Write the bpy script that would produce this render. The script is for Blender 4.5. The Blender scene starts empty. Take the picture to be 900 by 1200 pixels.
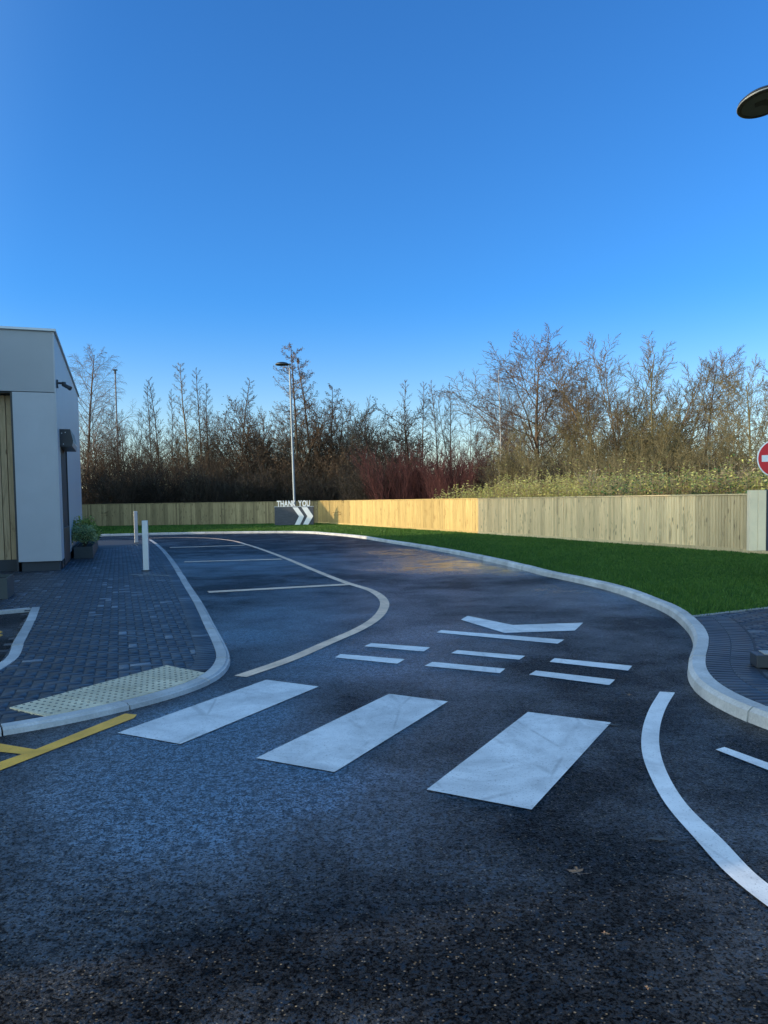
import bpy, math, random
import numpy as np
from mathutils import Vector, Matrix
from mathutils.geometry import tessellate_polygon

PI = math.pi
R = math.radians
scene = bpy.context.scene
col = scene.collection
EYE = 1.57
# ------------------------------------------------------------------ camera
PITCH, ROLL, PPY = 0.052, -0.015, 633.0
cd = bpy.data.cameras.new('camera')
cam = bpy.data.objects.new('camera', cd)
col.objects.link(cam)
CM = Matrix.Translation((0, 0, EYE)) @ Matrix.Rotation(PI/2 - PITCH, 4, 'X') @ Matrix.Rotation(ROLL, 4, 'Z')
cam.matrix_world = CM
cd.sensor_fit = 'VERTICAL'
cd.sensor_height = 24
cd.lens = 18
cd.shift_y = (PPY - 600) / 1200.0
cd.clip_end = 3000
cd.clip_start = 0.05
scene.camera = cam

def ray(px, py):
    return CM.to_3x3() @ Vector(((px - 450) / 900.0, -(py - PPY) / 900.0, -1.0))
def g(px, py, z=0.0):
    """survey point: where the sight line meets the level z"""
    d = ray(px, py)
    s = (z - EYE) / d.z
    return Vector((d.x * s, d.y * s, z))
def gd(px, py, Y):
    d = ray(px, py)
    s = Y / d.y
    return Vector((d.x * s, Y, EYE + d.z * s))

# ------------------------------------------------------------------ tagging
def tag(o, label=None, cat=None, group=None, kind=None):
    if label: o['label'] = label
    if cat: o['category'] = cat
    if group: o['group'] = group
    if kind: o['kind'] = kind
    return o
def empty(name, loc=(0, 0, 0), rz=0.0):
    o = bpy.data.objects.new(name, None)
    col.objects.link(o)
    o.location = loc
    o.rotation_euler = (0, 0, rz)
    o.empty_display_size = .2
    return o
def link(name, me, parent=None):
    o = bpy.data.objects.new(name, me)
    col.objects.link(o)
    if parent is not None: o.parent = parent
    return o

# ------------------------------------------------------------------ mesh helpers
class MB:
    def __init__(s):
        s.v = []; s.f = []; s.uv = {}
    def add(s, vs, fs):
        n = len(s.v)
        s.v += [tuple(v) for v in vs]
        s.f += [tuple(i + n for i in f) for f in fs]
    def box(s, lo, hi, mat=None):
        x0, y0, z0 = lo; x1, y1, z1 = hi
        vs = [Vector(p) for p in ((x0,y0,z0),(x1,y0,z0),(x1,y1,z0),(x0,y1,z0),(x0,y0,z1),(x1,y0,z1),(x1,y1,z1),(x0,y1,z1))]
        if mat is not None: vs = [mat @ v for v in vs]
        s.add(vs, [(0,3,2,1),(4,5,6,7),(0,1,5,4),(1,2,6,5),(2,3,7,6),(3,0,4,7)])
        return s
    def bbox(s, c, size, b=.01, mat=None):
        """box with chamfered edges about centre c"""
        x, y, z = (k / 2 for k in size)
        b = min(b, x * .9, y * .9, z * .9)
        vs = []; idx = {}
        for sx in (-1, 1):
            for sy in (-1, 1):
                for sz in (-1, 1):
                    for ax in range(3):
                        p = [sx * (x - b), sy * (y - b), sz * (z - b)]
                        p[ax] = (sx * x, sy * y, sz * z)[ax]
                        idx[(sx, sy, sz, ax)] = len(vs)
                        vs.append(Vector(p) + Vector(c))
        fs = []
        for ax in range(3):
            o1, o2 = [k for k in range(3) if k != ax]
            for sg in (-1, 1):
                q = []
                for (a, b2) in ((-1,-1),(1,-1),(1,1),(-1,1)):
                    t = [0, 0, 0]; t[ax] = sg; t[o1] = a; t[o2] = b2
                    q.append(idx[(t[0], t[1], t[2], ax)])
                flip = (sg > 0) == (ax == 1)
                fs.append(tuple(q[::-1]) if flip else tuple(q))
        for ax in range(3):          # edges parallel to ax
            o1, o2 = [k for k in range(3) if k != ax]
            for a in (-1, 1):
                for b2 in (-1, 1):
                    t0 = [0,0,0]; t1 = [0,0,0]
                    t0[ax] = -1; t1[ax] = 1
                    t0[o1] = t1[o1] = a; t0[o2] = t1[o2] = b2
                    fs.append((idx[(*t0, o1)], idx[(*t1, o1)], idx[(*t1, o2)], idx[(*t0, o2)]))
        for sx in (-1, 1):
            for sy in (-1, 1):
                for sz in (-1, 1):
                    fs.append(tuple(idx[(sx, sy, sz, k)] for k in range(3)))
        if mat is not None: vs = [mat @ v for v in vs]
        s.add(vs, fs)
        return s
    def lathe(s, prof, n=24, mat=None, cap=True):
        vs = []
        for (r, z) in prof:
            for k in range(n):
                a = 2 * PI * k / n
                vs.append(Vector((r * math.cos(a), r * math.sin(a), z)))
        if mat is not None: vs = [mat @ v for v in vs]
        fs = []
        for i in range(len(prof) - 1):
            for k in range(n):
                k2 = (k + 1) % n
                fs.append((i*n+k, i*n+k2, (i+1)*n+k2, (i+1)*n+k))
        if cap:
            fs.append(tuple(range(n))[::-1])
            fs.append(tuple((len(prof)-1)*n + k for k in range(n)))
        s.add(vs, fs)
        return s
    def prism(s, poly, z0, z1, mat=None):
        """poly: list of 2D points, extruded along z"""
        n = len(poly)
        vs = [Vector((p[0], p[1], z0)) for p in poly] + [Vector((p[0], p[1], z1)) for p in poly]
        if mat is not None: vs = [mat @ v for v in vs]
        tris = tessellate_polygon([[Vector((p[0], p[1], 0)) for p in poly]])
        fs = [tuple(t) for t in tris] + [tuple(i + n for i in t) for t in tris]
        fs += [(i, (i+1) % n, (i+1) % n + n, i + n) for i in range(n)]
        s.add(vs, fs)
        return s
    def build(s, name, mat, parent=None, smooth=False, fix=True):
        me = bpy.data.meshes.new(name)
        me.from_pydata(s.v, [], s.f)
        me.materials.append(mat)
        if fix:
            import bmesh
            bm = bmesh.new(); bm.from_mesh(me)
            bmesh.ops.recalc_face_normals(bm, faces=bm.faces)
            bm.to_mesh(me); bm.free()
        me.update()
        if smooth:
            me.polygons.foreach_set('use_smooth', [True] * len(me.polygons))
            try: me.set_sharp_from_angle(angle=R(40))
            except Exception: pass
        return link(name, me, parent)

def np_mesh(name, V, F, mats, mi=None, smooth=False):
    """V (n,3), F (m,k) same-size faces"""
    V = np.asarray(V, dtype=np.float32); F = np.asarray(F, dtype=np.int32)
    me = bpy.data.meshes.new(name)
    me.vertices.add(len(V)); me.vertices.foreach_set('co', V.ravel())
    m, k = F.shape
    me.loops.add(m * k); me.loops.foreach_set('vertex_index', F.ravel())
    me.polygons.add(m)
    me.polygons.foreach_set('loop_start', np.arange(0, m * k, k, dtype=np.int32))
    me.polygons.foreach_set('loop_total', np.full(m, k, dtype=np.int32))
    for mt in mats: me.materials.append(mt)
    if mi is not None: me.polygons.foreach_set('material_index', np.asarray(mi, dtype=np.int32))
    if smooth: me.polygons.foreach_set('use_smooth', np.ones(m, dtype=bool))
    me.update(calc_edges=True)
    return me

def sheet(name, pts, z, mat, parent=None, kind=None, thick=0.0):
    """flat polygon sheet"""
    ps = [Vector((p[0], p[1], 0)) for p in pts]
    tris = tessellate_polygon([ps])
    mb = MB()
    mb.add([(p[0], p[1], z) for p in pts], [])
    for t in tris:
        a, b, c = (ps[i] for i in t)
        n = (b - a).cross(c - a).z
        mb.f.append(tuple(t) if n > 0 else tuple(t[::-1]))
    if thick:
        n = len(pts)
        mb.v += [(p[0], p[1], z - thick) for p in pts]
        for i in range(n):
            j = (i + 1) % n
            mb.f.append((i, j, j + n, i + n))
    o = mb.build(name, mat, parent, fix=False)
    if kind: o['kind'] = kind
    return o

def catmull(pts, step=.12):
    """smooth resample of a 2D/3D polyline"""
    P = [Vector((p[0], p[1])) for p in pts]
    out = []
    for i in range(len(P) - 1):
        p0 = P[i-1] if i > 0 else P[i] * 2 - P[i+1]
        p1, p2 = P[i], P[i+1]
        p3 = P[i+2] if i + 2 < len(P) else P[i+1] * 2 - P[i]
        # centripetal-like: use chord scaled tangents
        L = (p2 - p1).length
        d01 = max((p1-p0).length, 1e-4); d12 = max(L, 1e-4); d23 = max((p3-p2).length, 1e-4)
        m1 = ((p1-p0)/d01 * d12 + (p2-p1)/d12 * d01) / (d01+d12) * d12
        m2 = ((p2-p1)/d12 * d23 + (p3-p2)/d23 * d12) / (d12+d23) * d12
        n = max(2, int(L / step))
        for k in range(n):
            t = k / n
            out.append((2*t**3-3*t**2+1)*p1 + (t**3-2*t**2+t)*m1 + (-2*t**3+3*t**2)*p2 + (t**3-t**2)*m2)
    out.append(P[-1])
    # even spacing
    res = [out[0]]; acc = 0
    for a, b in zip(out, out[1:]):
        acc += (b - a).length
        if acc >= step: res.append(b); acc = 0
    if (res[-1] - out[-1]).length > 1e-3: res.append(out[-1])
    return res
def smooth_line(P, it=6):
    for _ in range(it):
        P = [P[0]] + [(P[i-1] + P[i]*2 + P[i+1]) / 4 for i in range(1, len(P)-1)] + [P[-1]]
    return P
def normals2(P):
    ns = []
    for i in range(len(P)):
        a = P[max(0, i-1)]; b = P[min(len(P)-1, i+1)]
        t = (b - a).normalized()
        ns.append(Vector((-t.y, t.x)))       # left of travel
    return ns
def offset(P, d):
    return [p + n * d for p, n in zip(P, normals2(P))]

def strip(name, P, d0, d1, z, mat, parent=None, uvs=False, kind=None):
    A = offset(P, d0); B = offset(P, d1)
    n = len(P)
    V = [(p.x, p.y, z) for p in A] + [(p.x, p.y, z) for p in B]
    up = d1 > d0
    F = [((i, i+1, n+i+1, n+i) if up else (i, n+i, n+i+1, i+1)) for i in range(n-1)]
    mb = MB(); mb.add(V, F)
    o = mb.build(name, mat, parent, fix=False)
    if uvs:
        s = [0]
        for a, b in zip(P, P[1:]): s.append(s[-1] + (b-a).length)
        U = [(s[i], d0) for i in range(n)] + [(s[i], d1) for i in range(n)]
        uv = o.data.uv_layers.new(name='UVMap')
        for l in o.data.loops: uv.data[l.index].uv = U[l.vertex_index]
    if kind: o['kind'] = kind
    return o

# ------------------------------------------------------------------ materials
class NT:
    def __init__(s, name):
        s.m = bpy.data.materials.new(name); s.m.use_nodes = True
        s.t = s.m.node_tree; s.n = s.t.nodes; s.l = s.t.links
        s.b = s.n['Principled BSDF']
    def node(s, typ, **kw):
        nd = s.n.new(typ)
        for k, v in kw.items():
            if k in nd.inputs: 
                s.put(nd, k, v)
            else: setattr(nd, k, v)
        return nd
    def put(s, nd, k, v):
        if isinstance(v, bpy.types.NodeSocket): s.l.new(v, nd.inputs[k])
        else: nd.inputs[k].default_value = v
    def coord(s, which='Object', scale=None, rot=None):
        if which == 'World':
            o = s.node('ShaderNodeNewGeometry').outputs['Position']
        else:
            o = s.node('ShaderNodeTexCoord').outputs[which]
        if scale or rot:
            mp = s.node('ShaderNodeMapping', Vector=o)
            if scale: mp.inputs['Scale'].default_value = scale
            if rot: mp.inputs['Rotation'].default_value = rot
            o = mp.outputs[0]
        return o
    def noise(s, scale, vec=None, detail=4, rough=.55, dist=0):
        nd = s.node('ShaderNodeTexNoise'); nd.inputs['Scale'].default_value = scale
        nd.inputs['Detail'].default_value = detail; nd.inputs['Roughness'].default_value = rough
        nd.inputs['Distortion'].default_value = dist
        if vec is not None: s.l.new(vec, nd.inputs['Vector'])
        return nd.outputs['Fac']
    def ramp(s, fac, stops, interp='LINEAR'):
        nd = s.node('ShaderNodeValToRGB'); s.l.new(fac, nd.inputs[0])
        nd.color_ramp.interpolation = interp
        el = nd.color_ramp.elements
        while len(el) < len(stops): el.new(.5)
        for e, (p, c) in zip(el, stops):
            e.position = p
            e.color = (c, c, c, 1) if isinstance(c, (int, float)) else (*c, 1)
        return nd.outputs[0]
    def mix(s, f, a, b, mode='MIX'):
        nd = s.node('ShaderNodeMix'); nd.data_type = 'RGBA'; nd.blend_type = mode
        for k, v in ((0, f), (6, a), (7, b)):
            if isinstance(v, bpy.types.NodeSocket): s.l.new(v, nd.inputs[k])
            elif k == 0: nd.inputs[0].default_value = v
            else: nd.inputs[k].default_value = (*v, 1) if len(v) == 3 else v
        return nd.outputs[2]
    def math(s, op, a, b=0.0, clamp=False):
        nd = s.node('ShaderNodeMath'); nd.operation = op; nd.use_clamp = clamp
        for k, v in ((0, a), (1, b)):
            if isinstance(v, bpy.types.NodeSocket): s.l.new(v, nd.inputs[k])
            else: nd.inputs[k].default_value = v
        return nd.outputs[0]
    def bump(s, h, dist=.005, strength=1.0, prev=None):
        nd = s.node('ShaderNodeBump'); nd.inputs['Strength'].default_value = strength
        nd.inputs['Distance'].default_value = dist
        s.l.new(h, nd.inputs['Height'])
        if prev is not None: s.l.new(prev, nd.inputs['Normal'])
        return nd.outputs[0]
    def out(s, base=None, rough=None, normal=None, metal=None, spec=None, **kw):
        for k, v in (('Base Color', base), ('Roughness', rough), ('Normal', normal), ('Metallic', metal), ('Specular IOR Level', spec)):
            if v is None: continue
            if isinstance(v, bpy.types.NodeSocket): s.l.new(v, s.b.inputs[k])
            elif k == 'Base Color': s.b.inputs[k].default_value = (*v, 1)
            else: s.b.inputs[k].default_value = v
        return s.m
    def rnd(s):
        return s.node('ShaderNodeNewGeometry').outputs['Random Per Island']
    def objrnd(s):
        return s.node('ShaderNodeObjectInfo').outputs['Random']

DAMP = [(190, 885, 1.0, 1.0), (330, 742, 2.0, .8), (250, 838, .7, .7), (575, 662, 2.6, 1.1), (690, 702, 1.5, .75), (440, 790, 1.0, .7), (340, 930, .9, .75), (300, 660, 3.2, .7), (600, 745, 1.2, .5), (560, 850, .8, .35), (150, 990, .6, .45), (420, 700, 2.0, .5)]
def m_asphalt():
    t = NT('asphalt')
    w = t.coord('World')
    mid = t.noise(.9, w, 5, .62, .2)
    fine = t.noise(160, w, 2, .6)
    cl = t.noise(58, w, 6, .72, .2)
    vor = t.node('ShaderNodeTexVoronoi'); vor.inputs['Scale'].default_value = 105; t.l.new(w, vor.inputs['Vector'])
    vc = t.node('ShaderNodeTexVoronoi'); vc.inputs['Scale'].default_value = 105; t.l.new(w, vc.inputs['Vector'])
    # damp hollows in the road, at fixed places on the ground
    acc = t.math('MULTIPLY', mid, 0.0)
    for (px, py, rad, amp) in DAMP:
        c = g(px, py)
        vm = t.node('ShaderNodeVectorMath', operation='DISTANCE'); t.l.new(w, vm.inputs[0]); vm.inputs[1].default_value = (c.x, c.y, 0)
        f = t.ramp(t.math('DIVIDE', vm.outputs['Value'], rad * 1.7), [(0, 1), (1, 0)], 'EASE')
        acc = t.math('ADD', acc, t.math('MULTIPLY', f, amp))
    wet = t.math('ADD', t.math('MULTIPLY', acc, .46), t.math('MULTIPLY', mid, .95))
    wetm = t.ramp(wet, [(.44, 0), (.90, 1)])
    # standing film of water by the far kerb
    film = t.math('MULTIPLY', mid, 0.0)
    for (px, py, rad, amp) in ((580, 662, 3.0, 1.5), (530, 650, 3.0, 1.3), (480, 645, 2.6, .8), (470, 668, 1.6, .4), (660, 690, 1.2, .6)):
        c = g(px, py)
        vm = t.node('ShaderNodeVectorMath', operation='DISTANCE'); t.l.new(w, vm.inputs[0]); vm.inputs[1].default_value = (c.x, c.y, 0)
        film = t.math('ADD', film, t.math('MULTIPLY', t.ramp(t.math('DIVIDE', vm.outputs['Value'], rad * 1.3), [(0, 1), (1, 0)], 'EASE'), amp), True)
    film = t.math('MULTIPLY', film, t.ramp(t.noise(1.7, w, 5, .7), [(.36, .35), (.52, 1)]))
    stone = t.ramp(vor.outputs['Distance'], [(0, 1), (.62, .9), (.88, 0)])
    pit = t.ramp(cl, [(.42, 0), (.50, 1)])
    c2 = t.noise(19, w, 9, .82, .1)
    clump = t.ramp(c2, [(.43, .18), (.53, 1)])
    top = t.math('MULTIPLY', t.math('MULTIPLY', stone, pit), clump)
    base = t.mix(top, (.0004, .0010, .0022), (.0045, .0105, .019))
    tone = t.ramp(vor.outputs['Color'], [(0, (.5, .52, .55)), (1, (1.5, 1.5, 1.5))])
    base = t.mix(1.0, base, tone, 'MULTIPLY')
    pick_ = t.ramp(vc.outputs['Color'], [(.82, 0), (.83, .30), (1, 1)])
    core = t.ramp(vc.outputs['Distance'], [(.34, 1), (.46, 0)])
    cm = t.math('MULTIPLY', pick_, core)
    base = t.mix(cm, base, (.42, .31, .18))  # stone chips, coloured pale and warm to stand in for sun glints
    rough = t.math('SUBTRACT', t.math('ADD', .34, t.math('MULTIPLY', fine, .14)), t.math('ADD', t.math('MULTIPLY', wetm, .12), t.math('MULTIPLY', film, .16)))
    h = t.math('ADD', t.math('MULTIPLY', stone, .55), t.math('MULTIPLY', pit, .9))
    h = t.math('ADD', h, t.math('MULTIPLY', fine, .4))
    h = t.math('ADD', h, t.math('MULTIPLY', core, .4))
    h = t.math('ADD', h, t.math('MULTIPLY', clump, .6))
    st = t.node('ShaderNodeBump'); st.inputs['Distance'].default_value = .0040
    t.l.new(h, st.inputs['Height'])
    t.l.new(t.math('MULTIPLY', t.math('SUBTRACT', 1.0, t.math('MULTIPLY', wetm, .55)), t.math('SUBTRACT', 1.0, t.math('MULTIPLY', film, .92))), st.inputs['Strength'])
    sp = t.math('MULTIPLY', t.math('ADD', .05, t.math('MULTIPLY', top, .95)), t.math('ADD', .36, t.math('MULTIPLY', wetm, 1.1)))
    t.l.new(t.math('ADD', t.math('ADD', 1.45, t.math('MULTIPLY', wetm, 1.35)), t.math('MULTIPLY', film, .7)), t.b.inputs['IOR'])
    return t.out(base, rough, st.outputs[0], spec=sp)

def m_paint(name, c, wear=.5):
    t = NT(name)
    w = t.coord('World')
    n1 = t.noise(3.2, w, 6, .68, 1.4)
    n2 = t.noise(90, w, 2, .6)
    n3 = t.noise(.9, w, 3, .6, 2.5)
    dirt = t.ramp(n1, [(.42, 0), (.72, .55)])
    base = t.mix(t.math('MULTIPLY', dirt, wear), c, tuple(k * .38 for k in c))
    sp = t.ramp(n2, [(.30, 1), (.40, 0)])
    base = t.mix(t.math('MULTIPLY', sp, .55 * wear + .1), base, (.06, .06, .065))
    ve = t.node('ShaderNodeTexVoronoi'); ve.feature = 'DISTANCE_TO_EDGE'; ve.inputs['Scale'].default_value = 1.15
    t.l.new(t.coord('World', scale=(1.5, .55, 1), rot=(0, 0, -.5)), ve.inputs['Vector'])
    line = t.ramp(ve.outputs['Distance'], [(.0, 1), (.010, .6), (.018, 0)])
    line = t.math('MULTIPLY', line, t.ramp(t.noise(2.3, w, 3), [(.42, 0), (.56, 1)]))
    base = t.mix(t.math('MULTIPLY', line, .45 * wear), base, tuple(k * .25 for k in c))
    sm = t.ramp(n3, [(.35, .74), (.65, 1.0)])
    base = t.mix(1.0, base, sm, 'MULTIPLY')
    h = t.math('ADD', t.noise(70, w, 3, .6), t.math('MULTIPLY', n1, .4))
    return t.out(base, .55, t.bump(h, .0025, .8), spec=.35)

def m_concrete(name, c, rnd=.25):
    t = NT(name)
    w = t.coord('World')
    n1 = t.noise(2.2, w, 6, .65); n2 = t.noise(55, w, 4, .7)
    f = t.ramp(n1, [(.3, .66), (.7, 1.08)])
    base = t.mix(1.0, c, f, 'MULTIPLY')
    base = t.mix(1.0, base, t.ramp(n2, [(.3, .8), (.7, 1.08)]), 'MULTIPLY')
    base = t.mix(1.0, base, t.ramp(t.rnd(), [(0, 1 - rnd), (1, 1)]), 'MULTIPLY')
    return t.out(base, .75, t.bump(n2, .002, .6), spec=.3)

def m_blocks(name, uv=False, rot=0.0, w_=.2, h_=.1, off=.5):
    t = NT(name)
    if uv:
        v = t.coord('UV')
    else:
        v = t.coord('World', rot=(0, 0, rot))
    br = t.node('ShaderNodeTexBrick')
    br.offset = off
    t.l.new(v, br.inputs['Vector'])
    br.inputs['Scale'].default_value = 1
    br.inputs['Brick Width'].default_value = w_; br.inputs['Row Height'].default_value = h_
    br.inputs['Mortar Size'].default_value = .0075; br.inputs['Mortar Smooth'].default_value = .4
    br.inputs['Bias'].default_value = 0
    br.inputs['Color1'].default_value = (0, 0, 0, 1); br.inputs['Color2'].default_value = (1, 1, 1, 1)
    br.inputs['Mortar'].default_value = (0, 0, 0, 1)
    tone = t.ramp(br.outputs['Color'], [(0, (.022, .025, .031)), (.5, (.032, .036, .044)), (.86, (.050, .055, .064)), (.955, (.062, .068, .078)), (1, (.15, .16, .18))])
    w = t.coord('World')
    sp = t.noise(120, w, 3, .7)
    tone = t.mix(1.0, tone, t.ramp(sp, [(.3, .72), (.75, 1.35)]), 'MULTIPLY')
    pat = t.noise(1.1, w, 4, .6, 1)
    tone = t.mix(t.ramp(pat, [(.42, 0), (.7, .5)]), tone, (.075, .085, .10))
    base = t.mix(br.outputs['Fac'], tone, (.010, .011, .013))
    h = t.math('SUBTRACT', t.math('MULTIPLY', sp, .12), br.outputs['Fac'])
    ro = t.math('ADD', .26, t.math('MULTIPLY', t.noise(2.0, w, 4, .6), .3))
    return t.out(base, ro, t.bump(h, .004, .9), spec=.45)

def m_wood(name, c_lo, c_hi, dark, vertical=True, knots=True, tonevar=.25):
    t = NT(name)
    o = t.coord('Object', scale=(9, 9, .55))
    o2 = t.coord('Object')
    isl = t.rnd()
    # shift the grain on every board
    cmb = t.node('ShaderNodeCombineXYZ'); 
    t.l.new(t.math('MULTIPLY', isl, 37), cmb.inputs[2]); t.l.new(t.math('MULTIPLY', isl, 11), cmb.inputs[0])
    ad = t.node('ShaderNodeVectorMath'); ad.operation = 'ADD'; t.l.new(o, ad.inputs[0]); t.l.new(cmb.outputs[0], ad.inputs[1])
    n1 = t.noise(2.0, ad.outputs[0], 5, .62, 1.6)
    base = t.ramp(n1, [(.28, c_lo), (.68, c_hi)])
    base = t.mix(1.0, base, t.ramp(isl, [(0, 1 - tonevar), (.45, 1.0), (1, 1 + tonevar * .6)]), 'MULTIPLY')
    base = t.mix(1.0, base, t.ramp(t.objrnd(), [(0, .72), (.4, .9), (1, 1.06)]), 'MULTIPLY')
    if knots:
        ad2 = t.node('ShaderNodeVectorMath'); ad2.operation = 'ADD'; t.l.new(t.coord('Object', scale=(1, 1, .42)), ad2.inputs[0]); t.l.new(cmb.outputs[0], ad2.inputs[1])
        vo = t.node('ShaderNodeTexVoronoi'); vo.inputs['Scale'].default_value = 4.2; vo.inputs['Randomness'].default_value = 1
        t.l.new(ad2.outputs[0], vo.inputs['Vector'])
        k = t.ramp(vo.outputs['Distance'], [(.0, 1), (.08, .9), (.15, .0)])
        base = t.mix(t.math('MULTIPLY', k, .75), base, dark)
        st = t.noise(1.1, ad2.outputs[0], 4, .7, 2.2)
        base = t.mix(t.ramp(st, [(.56, 0), (.70, .55)]), base, dark)
    h = t.noise(3.0, ad.outputs[0], 4, .6, 1)
    return t.out(base, .8, t.bump(h, .003, .6), spec=.2)

def m_plain(name, c, rough=.5, metal=0.0, var=.12, scale=3.0, bump=0.0, spec=.5, coord='World'):
    t = NT(name)
    w = t.coord(coord)
    n = t.noise(scale, w, 5, .6, .5)
    base = t.mix(1.0, c, t.ramp(n, [(.3, 1 - var), (.7, 1 + var * .5)]), 'MULTIPLY')
    nm = t.bump(t.noise(scale * 20, w, 3), .001, bump) if bump else None
    ro = t.math('ADD', rough - .05, t.math('MULTIPLY', n, .1))
    return t.out(base, ro, nm, metal, spec)

def m_leaf(name, stops, rough=.6, trans=.25):
    t = NT(name)
    w = t.coord('World')
    f = t.math('ADD', t.math('MULTIPLY', t.rnd(), .65), t.math('MULTIPLY', t.noise(.6, w, 3), .35))
    base = t.ramp(f, stops)
    m = t.out(base, rough, spec=.3)
    if trans:
        tr = t.node('ShaderNodeBsdfTranslucent'); t.l.new(base, tr.inputs[0])
        mx = t.node('ShaderNodeMixShader'); mx.inputs[0].default_value = trans
        t.l.new(t.b.outputs[0], mx.inputs[1]); t.l.new(tr.outputs[0], mx.inputs[2])
        t.l.new(mx.outputs[0], t.n['Material Output'].inputs[0])
    return m

def m_bark(name, lo, hi, zgreen=None):
    t = NT(name)
    o = t.coord('Object')
    n = t.noise(3, o, 4, .6)
    r = t.math('ADD', t.math('MULTIPLY', n, .6), t.math('MULTIPLY', t.objrnd(), .4))
    base = t.ramp(r, [(.25, lo), (.75, hi)])
    return t.out(base, .85, spec=.2)

M = {}
M['asphalt'] = m_asphalt()
M['white'] = m_paint('white road paint', (.74, .75, .74), .8)
M['white2'] = m_paint('white kerbside paint', (.80, .80, .78), .5)
M['cream'] = m_paint('cream road paint', (.98, .68, .46), .5)
M['yellow'] = m_paint('yellow road paint', (.98, .50, .06), .4)
M['kerb'] = m_concrete('kerb concrete', (.60, .59, .57), .22)
M['edging'] = m_concrete('edging concrete', (.34, .35, .35), .1)
M['mortar'] = m_plain('mortar', (.06, .06, .06), .9)
M['blocks'] = m_blocks('charcoal block paving', rot=-R(19) + PI/2 * 0)
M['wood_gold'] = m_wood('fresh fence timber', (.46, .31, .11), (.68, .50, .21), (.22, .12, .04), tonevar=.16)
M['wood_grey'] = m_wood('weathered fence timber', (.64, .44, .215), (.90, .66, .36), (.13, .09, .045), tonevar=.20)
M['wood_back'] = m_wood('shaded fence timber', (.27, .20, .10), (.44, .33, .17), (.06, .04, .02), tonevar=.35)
M['wood_clad'] = m_wood('timber cladding', (.42, .29, .155), (.62, .44, .26), (.12, .07, .035), tonevar=.15)
M['clad'] = m_plain('grey composite cladding', (.50, .50, .505), .45, var=.06, scale=1.2)
M['clad_f'] = m_plain('grey fascia cladding', (.40, .395, .39), .45, var=.08, scale=.8)
M['joint'] = m_plain('dark joint', (.03, .032, .036), .6)
M['dark'] = m_plain('dark anthracite coating', (.028, .033, .040), .4, var=.1)
M['flash'] = m_plain('pale metal flashing', (.55, .58, .60), .35, .3, .05)
M['glass'] = NT('dark glazing').out((.012, .016, .02), .06, spec=.6)
M['plinth'] = m_plain('dark plinth', (.05, .055, .06), .7)
M['steel'] = m_plain('galvanised steel', (.27, .285, .28), .5, .4, .12, 4)
M['bollard'] = m_plain('brushed steel bollard', (.62, .65, .68), .38, .35, .06, 6)
M['lampblack'] = m_plain('dark luminaire housing', (.010, .011, .012), .4, .0)
M['lampglass'] = m_plain('luminaire glass', (.13, .14, .11), .55, 0, .1, 8, spec=.2)
M['signdark'] = None
M['signwhite'] = m_plain('white sign panel', (.80, .80, .78), .4, 0, .04, 5)
M['signred'] = m_plain('red sign sheeting', (.62, .012, .022), .35, 0, .05, 5)
M['palebox'] = m_plain('pale painted cladding', (.95, .74, .46), .55, 0, .10, 4)
M['soil'] = m_plain('soil', (.035, .026, .018), .95, 0, .3, 6)
class Tubes:
    def __init__(s): s.g = {}; s.q = []
    def add(s, pts, rad, k=4):
        s.g.setdefault((len(pts), k), []).append((pts, rad))
    def quad(s, a, b, c, d): s.q.append((a, b, c, d))
    def arrays(s):
        Vs = []; Fs = []; off = 0; mi = []
        for (n, k), lst in s.g.items():
            P = np.array([[tuple(p) for p in q[0]] for q in lst], dtype=np.float64)
            Rr = np.array([q[1] for q in lst], dtype=np.float64)
            T = np.zeros_like(P); T[:, 1:-1] = P[:, 2:] - P[:, :-2]; T[:, 0] = P[:, 1] - P[:, 0]; T[:, -1] = P[:, -1] - P[:, -2]
            T /= np.linalg.norm(T, axis=2, keepdims=True) + 1e-9
            ref = np.zeros_like(T); al = np.abs(T[..., 2:3]) > .8
            ref = np.where(al, np.array([1., 0.1, 0]), np.array([0.1, 0, 1.]))
            U = np.cross(T, ref); U /= np.linalg.norm(U, axis=2, keepdims=True) + 1e-9
            W = np.cross(T, U)
            a = np.arange(k) * 2 * np.pi / k
            V = P[:, :, None, :] + Rr[:, :, None, None] * (np.cos(a)[None, None, :, None] * U[:, :, None, :] + np.sin(a)[None, None, :, None] * W[:, :, None, :])
            m = len(lst)
            base = (np.arange(m) * n * k)[:, None, None] + (np.arange(n - 1) * k)[None, :, None]
            j = np.arange(k)[None, None, :]; j2 = (j + 1) % k
            F = np.stack([base + j, base + j2, base + j2 + k, base + j + k], axis=-1).reshape(-1, 4) + off
            Vs.append(V.reshape(-1, 3)); Fs.append(F); mi.append(np.zeros(len(F), dtype=np.int32)); off += m * n * k
        if s.q:
            Q = np.array([[tuple(p) for p in q] for q in s.q]).reshape(-1, 3)
            F = np.arange(len(Q)).reshape(-1, 4) + off
            Vs.append(Q); Fs.append(F); mi.append(np.ones(len(F), dtype=np.int32))
        return np.concatenate(Vs), np.concatenate(Fs), np.concatenate(mi)
    def mesh(s, name, mats, smooth=True):
        V, F, mi = s.arrays()
        return np_mesh(name, V, F, mats, mi if len(mats) > 1 else None, smooth)
    def build(s, name, mat, parent=None):
        return link(name, s.mesh(name, [mat]), parent)


# ------------------------------------------------------------------ fence line (three survey corners)
FA = Vector((-4.35, 51.0)); FB = Vector((3.98, 32.3)); FC = Vector((9.35, 18.9)); FD = Vector((14.2, 6.8)); FL = Vector((-46.0, 51.6))

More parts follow.
